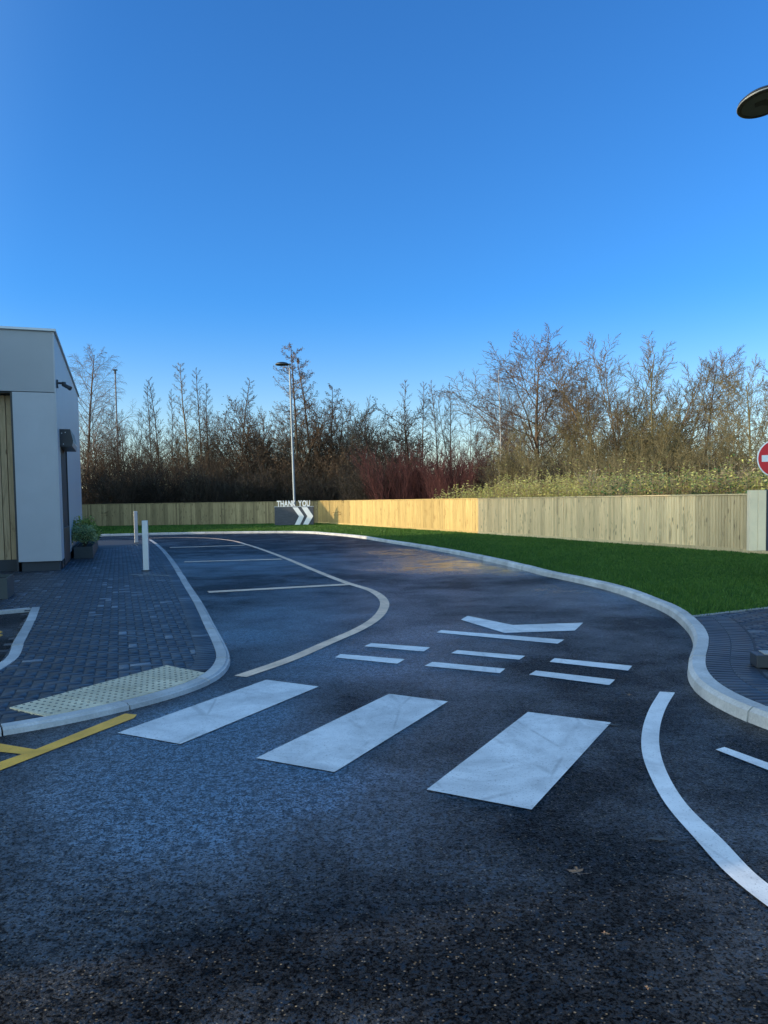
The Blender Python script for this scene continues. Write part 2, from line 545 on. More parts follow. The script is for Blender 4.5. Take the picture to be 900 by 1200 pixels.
def inside(p, poly, m=.0):
    c = False; n = len(poly)
    for i in range(n):
        a, b = poly[i], poly[(i+1) % n]
        if (a.y > p.y) != (b.y > p.y) and p.x < (b.x-a.x)*(p.y-a.y)/(b.y-a.y)+a.x: c = not c
    return c
# ------------------------------------------------------------------ ground
def m_ground():
    t = NT('rough ground')
    w = t.coord('World')
    n = t.noise(.35, w, 5, .6); n2 = t.noise(9, w, 4, .7)
    b = t.ramp(n, [(.35, (.035, .045, .018)), (.65, (.075, .085, .03))])
    b = t.mix(1.0, b, t.ramp(n2, [(.3, .6), (.7, 1.2)]), 'MULTIPLY')
    return t.out(b, .95, t.bump(n2, .03, .8), spec=.1)
M['ground'] = m_ground()
mb = MB(); S = 1400
mb.add([(-S, -S, -.03), (S, -S, -.03), (S, S, -.03), (-S, S, -.03)], [(0, 1, 2, 3)])
tag(mb.build('ground', M['ground'], fix=False), kind='structure')
# raised bank behind the fence
bank = [FL + Vector((0, .25)), FA + Vector((.1, .25)), FB + Vector((.25, .1)), FC + Vector((.25, .1)), FD + Vector((.25, .1)), Vector((60, 7)), Vector((70, 95)), Vector((-46, 95))]
sheet('hedge_bank', bank, .34, M['soil'], kind='structure', thick=.4)

# ------------------------------------------------------------------ kerb lines
rk = [(120,628.5),(200,626.5),(300,625),(345,624.8),(385,627),(420,630.5),(450,635.5),(500,643.5),(565,656.5),(605,666),(640,675.5),(674.5,682.8),(704.5,690),(733,698.5),(757,708.5),(779.5,718.5),(796,730.5),(808,744.5),(812.5,758),(810,771.5),(804.5,784),(804,797),(812.5,811),(832,826),(856,840),(880,850.5),(900,857)]
RK = [g(x, y) for x, y in rk]
RK = [Vector((-40, RK[0].y - .6, 0)), Vector((-20, RK[0].y - .2, 0))] + RK
dr = (RK[-1] - RK[-2]).normalized()
RK += [RK[-1] + dr * 1.2 + Vector((0, -.05, 0)), RK[-1] + dr * 3.5 + Vector((0, -.6, 0)), RK[-1] + dr * 6 + Vector((0, -1.6, 0))]
RKL = smooth_line(catmull(RK, .12), 8)      # travel: far left -> near right; verge is on the LEFT of travel
lk = [(178,633.5),(186,639),(200,653),(213,671),(226,691),(241,714),(254,738),(266,760),(271.5,774),(267,788),(247,803),(207,818),(150,833),(92,847),(33,858),(0,864)]
LK = [g(x, y) for x, y in lk]
LK += [LK[-1] + Vector((-1.5, -.22, 0)), LK[-1] + Vector((-6, -.7, 0))]
LKL = smooth_line(catmull(LK, .12), 5)      # travel: far -> near; pavement on the RIGHT of travel

def kerb(name, P, side, h, mat, stone=.915, width=.15, batter=.03):
    """stones along P; side +1: kerb lies left of travel"""
    prof = [(0.0, -.02), (batter * .35, h * .72), (batter, h - .012), (batter + .012, h), (width, h), (width, h - .06)]
    s = [0]
    for a, b in zip(P, P[1:]): s.append(s[-1] + (b - a).length)
    ns = normals2(P)
    def at(d):
        d = min(max(d, 0), s[-1] - 1e-6)
        lo, hi = 0, len(s) - 1
        while hi - lo > 1:
            m = (lo + hi) // 2
            if s[m] <= d: lo = m
            else: hi = m
        f = (d - s[lo]) / max(s[hi] - s[lo], 1e-9)
        return P[lo].lerp(P[hi], f), ns[lo].lerp(ns[hi], f).normalized()
    mb = MB(); md = MB()
    k = 0
    rng = random.Random(3)
    while k * stone < s[-1]:
        a0 = k * stone + .006; a1 = min((k + 1) * stone - .006, s[-1])
        n = 7
        jit = rng.uniform(-.004, .004); dz = rng.uniform(-.003, .003)
        vs = []
        for i in range(n + 1):
            c, nn = at(a0 + (a1 - a0) * i / n)
            for (q, z) in prof:
                p = c + nn * side * (q + jit)
                vs.append((p.x, p.y, z + (dz if z > 0 else 0)))
        m = len(prof); fs = []
        for i in range(n):
            for j in range(m - 1):
                q = (i*m+j, i*m+j+1, (i+1)*m+j+1, (i+1)*m+j)
                fs.append(q if side > 0 else q[::-1])
        fs.append(tuple(range(m))); fs.append(tuple(n*m + j for j in range(m))[::-1])
        mb.add(vs, fs); k += 1
    o = mb.build(name, mat, smooth=False)
    o['kind'] = 'structure'
    # mortar bed showing in the joints
    strip('mortar_bed', P, side * .05, side * (width - .004), h - .016, M['mortar'], parent=o)
    return o
HR, HL = .105, .05
kerb('verge_kerb', RKL, +1, HR, M['kerb'])
kerb('pavement_kerb', LKL, -1, HL, M['kerb'], width=.14)

# ------------------------------------------------------------------ road
road_pts = [Vector((-40, RKL[0].y + .06))] + [p for p in offset(RKL, .06)[::3]] + [Vector((22, RKL[-1].y)), Vector((22, -14)), Vector((-40, -14))]
road = sheet('road', road_pts, 0.0, M['asphalt'], kind='structure')

# ------------------------------------------------------------------ verge and pavements on the right
ed0 = g(815, 722.5, HR); ed1 = g(900, 712.5, HR)
ed = (Vector((ed1.x, ed1.y)) - Vector((ed0.x, ed0.y))).normalized()
E0 = Vector((ed0.x, ed0.y)); E1 = E0 + ed * 7.5
inner = offset(RKL, .149)
ci = min(range(len(inner)), key=lambda i: (inner[i] - E0).length)
E0 = inner[ci]
ys = [i for i, p in enumerate(inner) if p.x > -22][0]
def lerp_f(a, b, n): return [a.lerp(b, k / n) for k in range(n)]
verge_poly = inner[ys:ci + 1] + [E1, Vector((12.6, 10.8)), FC + (FD-FC)*.0, FB, FA, Vector((-22, 51.3))]
verge_poly = [Vector((p.x, p.y)) for p in verge_poly]
def m_grass():
    t = NT('mown turf')
    w = t.coord('World')
    n = t.noise(1.2, w, 4, .6); n2 = t.noise(40, w, 4, .7)
    b = t.ramp(n, [(.3, (.008, .04, .008)), (.7, (.018, .075, .014))])
    b = t.mix(1.0, b, t.ramp(n2, [(.3, .5), (.7, 1.3)]), 'MULTIPLY')
    return t.out(b, .9, t.bump(n2, .02, 1), spec=.15)
M['turf'] = m_grass()
sheet('grass_verge', verge_poly, HR - .01, M['turf'], kind='structure')
pave_poly = inner[ci:] + [Vector((20, inner[-1].y)), Vector((20, E1.y + 1)), E1]
pr = sheet('side_pavement', pave_poly, HR - .0125, M['joint'], kind='structure')
strip('border_bed', RKL[ci:], .150, .56, HR - .0025, M['joint'], parent=pr)
# dark joint between border and field
strip('border_joint', RKL[ci:], .56, .572, HR + .002, M['joint'], parent=pr)
mb = MB()
nrm = Vector((-ed.y, ed.x))
mb.add([(*(E0 + nrm*0), HR+.006), (*(E1), HR+.006), (*(E1 + nrm*.05), HR+.006), (*(E0 + nrm*.05), HR+.006),
        (*(E0 + nrm*0), HR-.02), (*(E1), HR-.02), (*(E1 + nrm*.05), HR-.02), (*(E0 + nrm*.05), HR-.02)],
       [(0,1,2,3), (0,4,5,1), (1,5,6,2), (2,6,7,3), (3,7,4,0)])
tag(mb.build('verge_edging', M['edging']), kind='structure')

# ------------------------------------------------------------------ left pavement
innerL = offset(LKL, -.139)
PC = g(36, 712, HL)                      # corner of the bay pocket
pk = [g(36, 712, HL), g(26, 733, HL), g(14, 754, HL), g(0, 776, HL)]
pk2 = [Vector((p.x, p.y)) for p in pk]; dd = (pk2[-1] - pk2[-2]).normalized(); dd = (pk2[-1] - pk2[0]).normalized() + Vector((-.25, 0)); dd.normalize(); pk2.append(pk2[-1] + dd * .9); pk2.append(pk2[-1] + dd * .9)
backL = [Vector((g(0, 715, HL).x, g(0, 715, HL).y)), Vector((-9.8, g(0, 715, HL).y - .25))]
lp = [Vector((-13.0, innerL[0].y + .1))] + innerL + [Vector((-7.4, innerL[-1].y + .1)), Vector((-7.0, 4.7))] 
lp = [Vector((-13.0, innerL[0].y))] + innerL
lp += [Vector((innerL[-1].x, 6.0))] + pk2[::-1] + backL + [Vector((-9.8, 16.5)), Vector((-13, 16.5))]
pl = sheet('pavement', lp, HL - .0125, M['joint'], kind='structure')
strip('border_bed', LKL[:next(i for i,p in enumerate(LKL) if (p - Vector((g(253,800).x, g(253,800).y))).length < .25)], -.14, -.345, HL - .0035, M['joint'], parent=pl)
def m_block_geo():
    t = NT('charcoal paving blocks')
    w = t.coord('World'); r_ = t.rnd()
    tone = t.ramp(r_, [(0, (.018, .022, .030)), (.5, (.030, .035, .046)), (.9, (.048, .055, .068)), (.965, (.062, .07, .084)), (.985, (.17, .19, .22)), (1, (.22, .24, .27))])
    sp = t.noise(130, w, 3, .7)
    tone = t.mix(1.0, tone, t.ramp(sp, [(.3, .7), (.75, 1.3)]), 'MULTIPLY')
    pat = t.noise(1.0, w, 4, .6, 1)
    tone = t.mix(t.ramp(pat, [(.45, 0), (.7, .35)]), tone, (.07, .08, .10))
    ro = t.math('ADD', .22, t.math('MULTIPLY', t.noise(1.6, w, 4, .6), .42))
    return t.out(tone, ro, t.bump(sp, .0012, .8), spec=.5)
M['block_geo'] = m_block_geo()
def herringbone(name, poly, rot, z, parent, seed, lim=None):
    r = random.Random(seed); W = .1; j_ = .0048; ch = .006
    ca, sa = math.cos(rot), math.sin(rot)
    xs = [p.x for p in poly]; ys = [p.y for p in poly]
    cx, cy = (min(xs) + max(xs)) / 2, (min(ys) + max(ys)) / 2
    rad = math.hypot(max(xs) - min(xs), max(ys) - min(ys)) / 2
    n = int(rad / W) + 2
    V = []; F = []
    for i in range(-n, n):
        for j in range(-n, n):
            k = (i - j) % 4
            if k == 0: x0, y0, x1, y1 = i, j, i + 2, j + 1
            elif k == 3: x0, y0, x1, y1 = i, j, i + 1, j + 2
            else: continue
            mx_, my_ = (x0 + x1) / 2 * W, (y0 + y1) / 2 * W
            c = Vector((cx + ca * mx_ - sa * my_, cy + sa * mx_ + ca * my_))
            if lim and not lim(c): continue
            if not inside(c, poly): continue
            hx, hy = (x1 - x0) * W / 2 - j_, (y1 - y0) * W / 2 - j_
            dz = r.gauss(0, .0005); tx, ty = r.gauss(0, .006), r.gauss(0, .006)
            n0 = len(V)
            for (e, zz) in ((0, -.009), (ch, 0)):
                for (a_, b_) in ((-1, -1), (1, -1), (1, 1), (-1, 1)):
                    lx, ly = a_ * (hx - e), b_ * (hy - e)
                    V.append((c.x + ca * lx - sa * ly, c.y + sa * lx + ca * ly, z + zz + dz + lx * tx + ly * ty))
            F.append((n0+4, n0+5, n0+6, n0+7))
            for q in range(4): F.append((n0 + q, n0 + (q+1) % 4, n0 + 4 + (q+1) % 4, n0 + 4 + q))
    o = link(name, np_mesh(name, V, F, [M['block_geo']]), parent); o['kind'] = 'stuff'
    return o
herringbone('paving_blocks', lp, R(109), HL - .004, pl, 4, lambda c: c.x > -9.6 and c.y > 4 and c.y < 33 and c.x / c.y > -.58)
herringbone('paving_blocks', pave_poly, R(-6), HR - .004, pr, 5, lambda c: c.x < 9 and c.y > 5.0)
def border_blocks(name, P, offs, z, parent, seed):
    r = random.Random(seed); V = []; F = []
    s = [0]
    for p, q in zip(P, P[1:]): s.append(s[-1] + (q - p).length)
    ns = normals2(P)
    def at(d):
        k = 0
        while k < len(s) - 2 and s[k+1] < d: k += 1
        f = (d - s[k]) / max(1e-9, s[k+1] - s[k])
        return P[k].lerp(P[k+1], f), ns[k].lerp(ns[k+1], f)
    d = 0
    while d < s[-1] - .1:
        (c0, n0_), (c1, n1_) = at(d + .0035), at(d + .0965)
        for (o0, o1) in offs:
            sg = 1 if o1 > o0 else -1
            o0_, o1_ = o0 + sg * .0035, o1 - sg * .0035
            dz = r.gauss(0, .0006)
            q = [c0 + n0_ * o0_, c1 + n1_ * o0_, c1 + n1_ * o1_, c0 + n0_ * o1_]
            if sg < 0: q = q[::-1]
            m = sum((k for k in q), Vector((0, 0))) / 4
            k0 = len(V)
            for k in q: V.append((k.x, k.y, z - .006))
            for k in q:
                e = k.lerp(m, .055); V.append((e.x, e.y, z + dz + r.gauss(0, .0004)))
            up = [k0+4, k0+5, k0+6, k0+7]
            F.append(tuple(up))
            for k in range(4): F.append((k0 + k, k0 + (k+1) % 4, k0 + 4 + (k+1) % 4, k0 + 4 + k))
        d += .1
    o = link(name, np_mesh(name, V, F, [M['block_geo']]), parent); o['kind'] = 'stuff'
LB = LKL[:next(i for i,p in enumerate(LKL) if (p - Vector((g(253,800).x, g(253,800).y))).length < .25)]
border_blocks('border_blocks', LB, [(-.142, -.342)], HL + .001, pl, 7)
border_blocks('border_blocks', RKL[ci:], [(.152, .352), (.352, .552)], HR + .002, pr, 8)
# bay pocket kerb (pocket on the right of travel, going near->far then left)
PK = smooth_line(catmull(pk2[::-1], .1), 2)
PKa = [p for p in PK]
k1 = kerb('bay_kerb', PKa, -1, HL + .004, M['kerb'], width=.125, batter=.006)
k2 = kerb('bay_kerb', catmull([pk2[0] + Vector((-.02, 0)), backL[0], backL[1]], .1), +1, HL + .004, M['kerb'], width=.125, batter=.006)
# tactile paving
def m_tactile():
    t = NT('buff tactile paving')
    w = t.coord('World')
    n = t.noise(3, w, 5, .6); n2 = t.noise(60, w, 3, .6)
    b = t.ramp(n, [(.3, (.56, .47, .31)), (.7, (.78, .67, .46))])
    b = t.mix(1.0, b, t.ramp(n2, [(.3, .8), (.7, 1.1)]), 'MULTIPLY')
    b = t.mix(1.0, b, t.ramp(t.rnd(), [(0, .82), (1, 1.05)]), 'MULTIPLY')
    return t.out(b, .6, t.bump(n2, .001, .6), spec=.35)
M['tactile'] = m_tactile()
tz = HL + .003
T0, T1, T2, T3 = (g(x, y, tz) for x, y in ((10.5, 829), (195, 779.5), (251, 788.5), (73, 844.5)))
# the kerb side follows the kerb
i0 = min(range(len(innerL)), key=lambda i: (innerL[i] - Vector((T2.x, T2.y))).length)
i1 = min(range(len(innerL)), key=lambda i: (innerL[i] - Vector((T3.x, T3.y))).length)
tp = [Vector((T0.x, T0.y)), Vector((T1.x, T1.y))] + [p for p in innerL[i0:i1 + 1]]
u = (Vector((T1.x, T1.y)) - Vector((T0.x, T0.y))).normalized(); v = Vector((u.y, -u.x))
O = Vector((T0.x, T0.y))
def clip(poly, a, n):       # keep side where (p-a).n >= 0
    out = []
    for i in range(len(poly)):
        p, q = poly[i], poly[(i+1) % len(poly)]
        dp, dq = (p - a).dot(n), (q - a).dot(n)
        if dp >= 0: out.append(p)
        if (dp >= 0) != (dq >= 0): out.append(p.lerp(q, dp / (dp - dq)))
    return out
slabs = MB()
for i in range(-2, 12):
    for j in range(-1, 5):
        a = O + u * (i * .4 + .003) + v * (j * .4 + .003); b = a + u * .394 + v * .394
        q = clip(clip(clip(clip(tp, a, u), a, v), b, -u), b, -v)
        if len(q) < 3: continue
        n = len(q)
        slabs.add([(p.x, p.y, tz) for p in q] + [(p.x, p.y, tz - .02) for p in q], [tuple(range(n))] + [(k, k+n, (k+1) % n + n, (k+1) % n) for k in range(n)])
tac = slabs.build('tactile_paving', M['tactile'], pl)
studs = MB()
for i in range(-12, 80):
    for j in range(-6, 30):
        c = O + u * (i * .0667 + .033) + v * (j * .0667 + .033)
        if inside(c, tp) and inside(c + v*.02, tp) and inside(c - v*.02, tp):
            studs.lathe([(.0125, 0), (.0105, .004), (.008, .005)], 8, Matrix.Translation((c.x, c.y, tz - .0005)))
M['stud'] = m_plain('scuffed blister', (.20, .19, .15), .6, 0, .3, 30)
tb = studs.build('tactile_blister', M['stud'], tac); tb['kind'] = 'stuff'

# drain channel grating and cover near the bollard
mb = MB()
ca, cb = g(152, 673.5, HL), g(199, 674.5, HL)
dcl = (cb - ca).normalized(); nc = Vector((-dcl.y, dcl.x, 0))
L = (cb - ca).length
for k in range(int(L / .05)):
    p = ca + dcl * (k * .05)
    vs = [p, p + dcl * .03, p + dcl * .03 + nc * .10, p + nc * .10]
    mb.add([(q.x, q.y, HL + .003) for q in vs] + [(q.x, q.y, HL - .01) for q in vs], [(0,1,2,3),(0,4,5,1),(1,5,6,2),(2,6,7,3),(3,7,4,0)])
mb.build('drain_grate', M['edging'], pl)

# ------------------------------------------------------------------ road markings
def mark(name, px, mat, z=.004):
    pts = [g(x, y) for x, y in px]
    return sheet(name, [(p.x, p.y) for p in pts], z, mat, road)
for q in ([(137.5,859.3),(211.5,872.5),(373.5,805),(312,797)], [(300,889),(392,905.5),(525,822.5),(456,813.5)], [(500,926),(623,949.5),(716,847.3),(618.7,834.8)]):
    mark('zebra_stripe', q, M['white'])
mark('give_way_chevron', [(540,726.5),(548,722),(601,732.7),(683.5,730),(673.5,739.3),(591,742)], M['white2'])
mark('stop_line', [(511.5,741.5),(517,738.7),(661.5,750),(653.5,754.7)], M['white2'])
for q in ([(427,757.7),(435,754),(504,759),(496.6,763.9)], [(528.5,765.8),(536,762.2),(615.5,769),(608.6,773.5)], [(644,776),(650,771.6),(741,780.7),(736,786.3)],
          [(392.5,770.8),(399,766.8),(474.5,772.9),(465.7,778.2)], [(497.6,780.7),(506.7,776),(592,784),(585.7,789.3)], [(620,791),(628,786.2),(720.8,796.9),(714,803.3)]):
    mark('give_way_dash', q, M['white2'])
mark('lane_dash', [(838.5,879),(849,876),(900,894.5),(960,917),(960,929),(900,903)], M['white2'])
def band(name, a, b, mat):
    A = smooth_line(catmull([g(x, y) for x, y in a], .08), 2); B = smooth_line(catmull([g(x, y) for x, y in b], .08), 2)
    n = 120
    def rs(P):
        s = [0]
        for p, q in zip(P, P[1:]): s.append(s[-1] + (q-p).length)
        out = []; j = 0
        for k in range(n):
            d = s[-1] * k / (n-1)
            while j < len(s) - 2 and s[j+1] < d: j += 1
            out.append(P[j].lerp(P[j+1], min(1, (d - s[j]) / max(1e-9, s[j+1]-s[j]))))
        return out
    A, B = rs(A), rs(B)
    mb = MB(); mb.add([(p.x, p.y, .004) for p in A] + [(p.x, p.y, .004) for p in B], [(i, i+1, n+i+1, n+i) for i in range(n-1)])
    o = mb.build(name, mat, road, fix=True)
    if o.data.polygons[0].normal.z < 0: o.data.flip_normals()
    return o
band('curved_edge_line', [(773,811),(760,833),(752,860),(752,882),(763,913),(784,949),(815.5,984.4),(855.5,1029),(900,1064),(960,1105)],
     [(791,812),(780,831),(773,855.5),(773,878),(785,913),(811,951),(846.7,984),(900,1038),(960,1075)], M['white2'])
# the long cream lane line
cl = [(281.6,793),(333,775.5),(386.7,752.3),(418.7,738.5),(440,725.5),(449,714.5),(451,708),(447,700),(436,692.7),(406,683),(370,669),(340,656.5),(310,645),(290,638.5),(265,632.7),(235,630.3),(200,630),(165,631)]
CL = smooth_line(catmull([g(x, y) for x, y in cl], .1), 4)
strip('lane_line', CL, -.07, .07, .004, M['cream'], road)
for a, b, hw in (((244,694),(407,685),.13), ((216,658.5),(330,655.3),.15), ((199,641.8),(287,639),.17)):
    p, q = g(*a), g(*b)
    strip('bay_line', [Vector((p.x, p.y)), Vector((q.x, q.y))], -hw, hw, .0045, M['cream'], road)
mark('bay_marking', [(146.7,836.7),(160.5,838),(157,842),(0,903.5),(-60,927),(-60,917),(0,893.5),(41,879)], M['yellow'])
mark('bay_marking', [(0,872),(42,879),(32,885),(0,881.7),(-40,874),(-40,866)], M['yellow'], .0045)
mark('bay_marking', [(-20,737),(0,739.5),(3.5,741),(0,742.2),(-20,741)], M['yellow'])
mark('bay_marking', [(-20,744),(0,743.2),(4,744.5),(0,746.3),(-20,748)], M['yellow'])
# faint stray paint smears
for i, (x, y, w_, h_) in enumerate(((719,850,10,1.2),(770,984,16,2.2),(736,817,0,0))):
    if w_: mark('paint_smear', [(x-w_, y-h_*.4), (x-w_*.2, y-h_), (x+w_, y+h_*.2), (x+w_*.3, y+h_)], M['mortar'])

# ------------------------------------------------------------------ grass blades
def scatter(poly, n, rng):
    ps = [Vector((p[0], p[1], 0)) for p in poly]
    tris = tessellate_polygon([ps])
    T = np.array([[[ps[i].x, ps[i].y] for i in t] for t in tris])
    a = np.abs((T[:,1,0]-T[:,0,0])*(T[:,2,1]-T[:,0,1]) - (T[:,2,0]-T[:,0,0])*(T[:,1,1]-T[:,0,1])) / 2
    # nearer ground gets more blades
    c = T.mean(axis=1); w = a / np.maximum(6, np.hypot(c[:,0], c[:,1])) ** .8
    idx = rng.choice(len(T), n, p=w / w.sum())
    r1 = np.sqrt(rng.random(n))[:, None]; r2 = rng.random(n)[:, None]
    return (1-r1)*T[idx,0] + r1*(1-r2)*T[idx,1] + r1*r2*T[idx,2]
rng = np.random.default_rng(4)
# split the polygon finely by clipping into cells so density weighting works
cells = []
P2 = [Vector(p) for p in verge_poly]
N = 230000
pts = []
while len(pts) < N:
    m = 60000
    # sample along fence/kerb band
    q = scatter(verge_poly, m, rng)
    d = np.hypot(q[:,0], q[:,1])
    keep = rng.random(m) < np.clip(14 / d, .12, 1)
    pts.extend(q[keep])
pts = np.array(pts)[:N]
d = np.hypot(pts[:,0], pts[:,1])
patch = np.sin(pts[:,0]*2.1+1.3*np.sin(pts[:,1]*1.7)) * np.sin(pts[:,1]*1.9+.7) 
h = (.032 + .022 * rng.random(N)) * (1 + .25 * patch) * (1 + np.clip(d-12, 0, 40) * .012)
wd = (.0035 + .003 * rng.random(N)) * np.clip(d / 9, 1, 5)
an = rng.random(N) * 2 * PI; le = rng.normal(0, .35, (N, 2)) * h[:, None]
V = np.zeros((N, 3, 3))
V[:,0,0] = pts[:,0] - np.cos(an)*wd; V[:,0,1] = pts[:,1] - np.sin(an)*wd
V[:,1,0] = pts[:,0] + np.cos(an)*wd; V[:,1,1] = pts[:,1] + np.sin(an)*wd
V[:,2,0] = pts[:,0] + le[:,0]; V[:,2,1] = pts[:,1] + le[:,1]
V[:,0:2,2] = HR - .012; V[:,2,2] = HR - .01 + h
M['blade'] = m_leaf('grass blades', [(.1, (.012, .060, .010)), (.5, (.050, .135, .017)), (.85, (.11, .20, .028)), (1, (.20, .20, .06))], .55, .3)
me = np_mesh('grass', V.reshape(-1, 3), np.arange(N*3).reshape(-1, 3), [M['blade']])
tag(link('grass', me), 'mown green grass on the verge between kerb and fence', 'grass', kind='stuff')

# small dark clod on the verge and a fallen leaf on the road
mbl = MB()
def leaf_mesh(sz, seed):
    r = random.Random(seed); mb = MB()
    out = []
    lobes = 5
    for k in range(lobes * 4 + 1):
        a = -PI*.86 + 2 * PI * .86 * k / (lobes * 4)
        ph = k % 4
        rr = sz * (1.0 if ph == 2 else (.62 if ph in (1, 3) else .36)) * (1 - .25 * abs(a) / PI) * r.uniform(.9, 1.1)
        out.append((rr * math.sin(a), rr * math.cos(a)))
    vs = [(0, 0, .012)] + [(x, y, .006 + .03 * abs(math.sin(3 * x / sz)) * abs(x) / sz * sz * 8 + r.uniform(0, .008)) for x, y in out]
    mb.add(vs, [(0, i, i+1) for i in range(1, len(out))])
    mb.add([(-.002, -sz*.2, .008), (.002, -sz*.2, .008), (.003, -sz*1.1, .02), (-.001, -sz*1.1, .02)], [(0, 1, 2, 3)])
    return mb
M['leaf'] = m_plain('dry brown leaf', (.20, .12, .07), .7, 0, .3, 40)
p = g(676, 1026)
o = leaf_mesh(.045, 2).build('fallen_leaf', M['leaf']); o.location = (p.x, p.y, .004); o.rotation_euler = (.1, 0, 1.1); tag(o, 'curled brown maple leaf lying on the dark road', 'leaf')
for (x, y, sz, lab) in ((709, 1098, .018, 'tiny pale leaf scrap on the sunlit foreground asphalt'), (264, 756, .03, 'small pale leaf beside the left kerb corner'), (738, 816.5, .03, 'small white leaf scrap beside the top of the curved line'), (759, 1162, .014, 'tiny leaf scrap nearest the bottom of the road')):
    p = g(x, y); o = leaf_mesh(sz, x).build('fallen_leaf', M['leaf']); o.location = (p.x, p.y, .004); o.rotation_euler = (0, .1, x)
    tag(o, lab, 'leaf')
# ------------------------------------------------------------------ building
bc = g(73, 668, HL)
BX, BY = bc.x, bc.y
ROT = R(19)
bld = empty('restaurant_building', (BX, BY, HL), ROT)
tag(bld, 'grey clad flat roofed building with timber inset and side hatch', 'building')
LEN, TOPZ = 11.3, 5.62 - HL
FZ = 4.17 - HL          # underside of the fascia panel
def bpart(name, boxes, mat, bev=.0, parent=bld):
    mb = MB()
    for lo, hi in boxes:
        if bev:
            c = [(a+b)/2 for a, b in zip(lo, hi)]; s = [b-a for a, b in zip(lo, hi)]
            mb.bbox(c, s, bev)
        else: mb.box(lo, hi)
    return mb.build(name, mat, parent)
# local axes: +Y runs away along the right-hand wall, -X runs left along the front
PW = .92                 # pier width
bpart('wall', [((-14, .5, .0), (-.02, LEN - .02, TOPZ - .03))], M['joint'])
# right-hand wall panels (gaps are dark joints)
pan = []
D0, D1, DZ0, DZ1 = .95, 3.2, .0, 3.35 - HL       # hatch recess
g_ = .008
pan += [((-.03, .0, .22), (0, D0 - .02, FZ - g_)), ((-.03, .0, FZ + g_), (0, LEN, TOPZ - .06)),
        ((-.03, D1 + .02, .22), (0, 7.1, FZ - g_)), ((-.03, 7.1 + 2*g_, .22), (0, LEN, FZ - g_)),
        ((-.03, D0 - .02, DZ1), (0, D1 + .02, FZ - g_))]
pan = [((-.03, .0, .22), (0, D0 - .02, TOPZ - .06)),
       ((-.03, D0 - .02 + .001, DZ1), (0, D1 + .02, TOPZ - .06)),
       ((-.03, D1 + .02 + .001, .22), (0, LEN, TOPZ - .06))]
bpart('side_cladding', pan, M['clad'])
# front pier and fascia
bpart('corner_pier', [((-PW, -.0, .22), (-.032, .55, FZ - g_))], M['clad'])
bpart('fascia_panel', [((-14, -.0, FZ + g_), (-.032, .55, TOPZ - .06))], M['clad_f'])
bpart('soffit', [((-14, .05, FZ - .03), (-PW - .03, .5, FZ + .004))], M['joint'])
bpart('pier_trim', [((-PW - .045, .03, .0), (-PW - .003, .55, FZ - .002))], M['dark'])
bpart('plinth', [((-PW + .06, .06, -.01), (-.05, .5, .22)), ((-.05, .5, -.01), (-.045, LEN, .22)), ((-14, .40, -.01), (-PW - .05, .49, .26))], M['plinth'])
bpart('parapet_cap', [((-14.05, -.05, TOPZ - .058), (.05, .25, TOPZ)), ((-.25, .25, TOPZ - .058), (.05, LEN + .05, TOPZ))], M['flash'], .006)
mb = MB(); x = -PW - .06; r = random.Random(5)
while x > -13.9:
    mb.bbox((x - .066, .42, .26 + (FZ - .30) / 2), (.128, .05, FZ - .30), .006); x -= .14
mb.build('timber_cladding', M['wood_clad'], bld)
# hatch on the side wall
bpart('hatch_frame', [((-.16, D0, .05), (.012, D0 + .07, DZ1 - .003)), ((-.16, D1 - .07, .05), (.012, D1, DZ1 - .003)), ((-.16, D0 + .07, DZ1 - .09), (.010, D1 - .07, DZ1 - .003)), ((-.16, D0 + .07, .05), (.010, D1 - .07, .95))], M['dark'], .004)
bpart('hatch_glass', [((-.12, D0 + .07, .95), (-.10, D1 - .07, DZ1 - .09))], M['glass'])
cz1, cz0 = 3.40 - HL, 2.98 - HL
mb = MB()
# shutter canopy: box with sloping outer lip
mb.prism([(0, cz0), (0, cz1), (.24, cz1), (.30, cz0 + .12), (.27, cz0)], D0 - .22, D1 - .5, Matrix(((1,0,0,.001),(0,0,1,0),(0,1,0,0),(0,0,0,1))))
cnp = mb.build('canopy', M['dark'], bld)
mb = MB(); mb.prism([(.297, cz0 + .14), (.302, cz0 + .12), (.274, cz0 + .005), (.270, cz0 + .02)], D0 - .21, D1 - .51, Matrix(((1,0,0,.004),(0,0,1,0),(0,1,0,.003),(0,0,0,1))))
mb.build('canopy_trim', M['flash'], cnp)
mb = MB()
for (a, b_) in ((.05, cz1 - .1), (.13, cz1 - .08), (.08, cz0 + .06)):
    mb = MB(); mb.lathe([(.012, 0), (.012, .006)], 10, Matrix.Translation((a, D0 - .225, b_)) @ Matrix.Rotation(PI/2, 4, 'X')); mb.build('fixing_bolt', M['flash'], cnp)
# security camera
sc_ = empty('security_camera', (0, 0, 0)); sc_.parent = bld; sc_.name = 'security_camera'
sc_.location = (0, .35, 4.42 - HL)
mb = MB(); mb.bbox((.02, 0, 0), (.035, .13, .19), .01)
mb.build('wall_plate', M['dark'], sc_)
mb = MB(); mb.lathe([(.025, 0), (.025, .13)], 12, Matrix.Translation((.03, 0, .02)) @ Matrix.Rotation(PI/2, 4, 'Y')); mb.lathe([(.045, -.05), (.05, 0), (.045, .05)], 12, Matrix.Translation((.16, 0, 0)))
mb.build('bracket_arm', M['dark'], sc_)
mb = MB(); mm = Matrix.Translation((.14, .02, -.005)) @ Matrix.Rotation(R(-38), 4, 'X') @ Matrix.Rotation(R(128), 4, 'Y')
mb.lathe([(.03, 0), (.045, .01), (.045, .17), (.052, .172), (.052, .215), (.04, .22), (.035, .21)], 16, mm)
mb.build('camera_body', M['dark'], sc_, smooth=True)
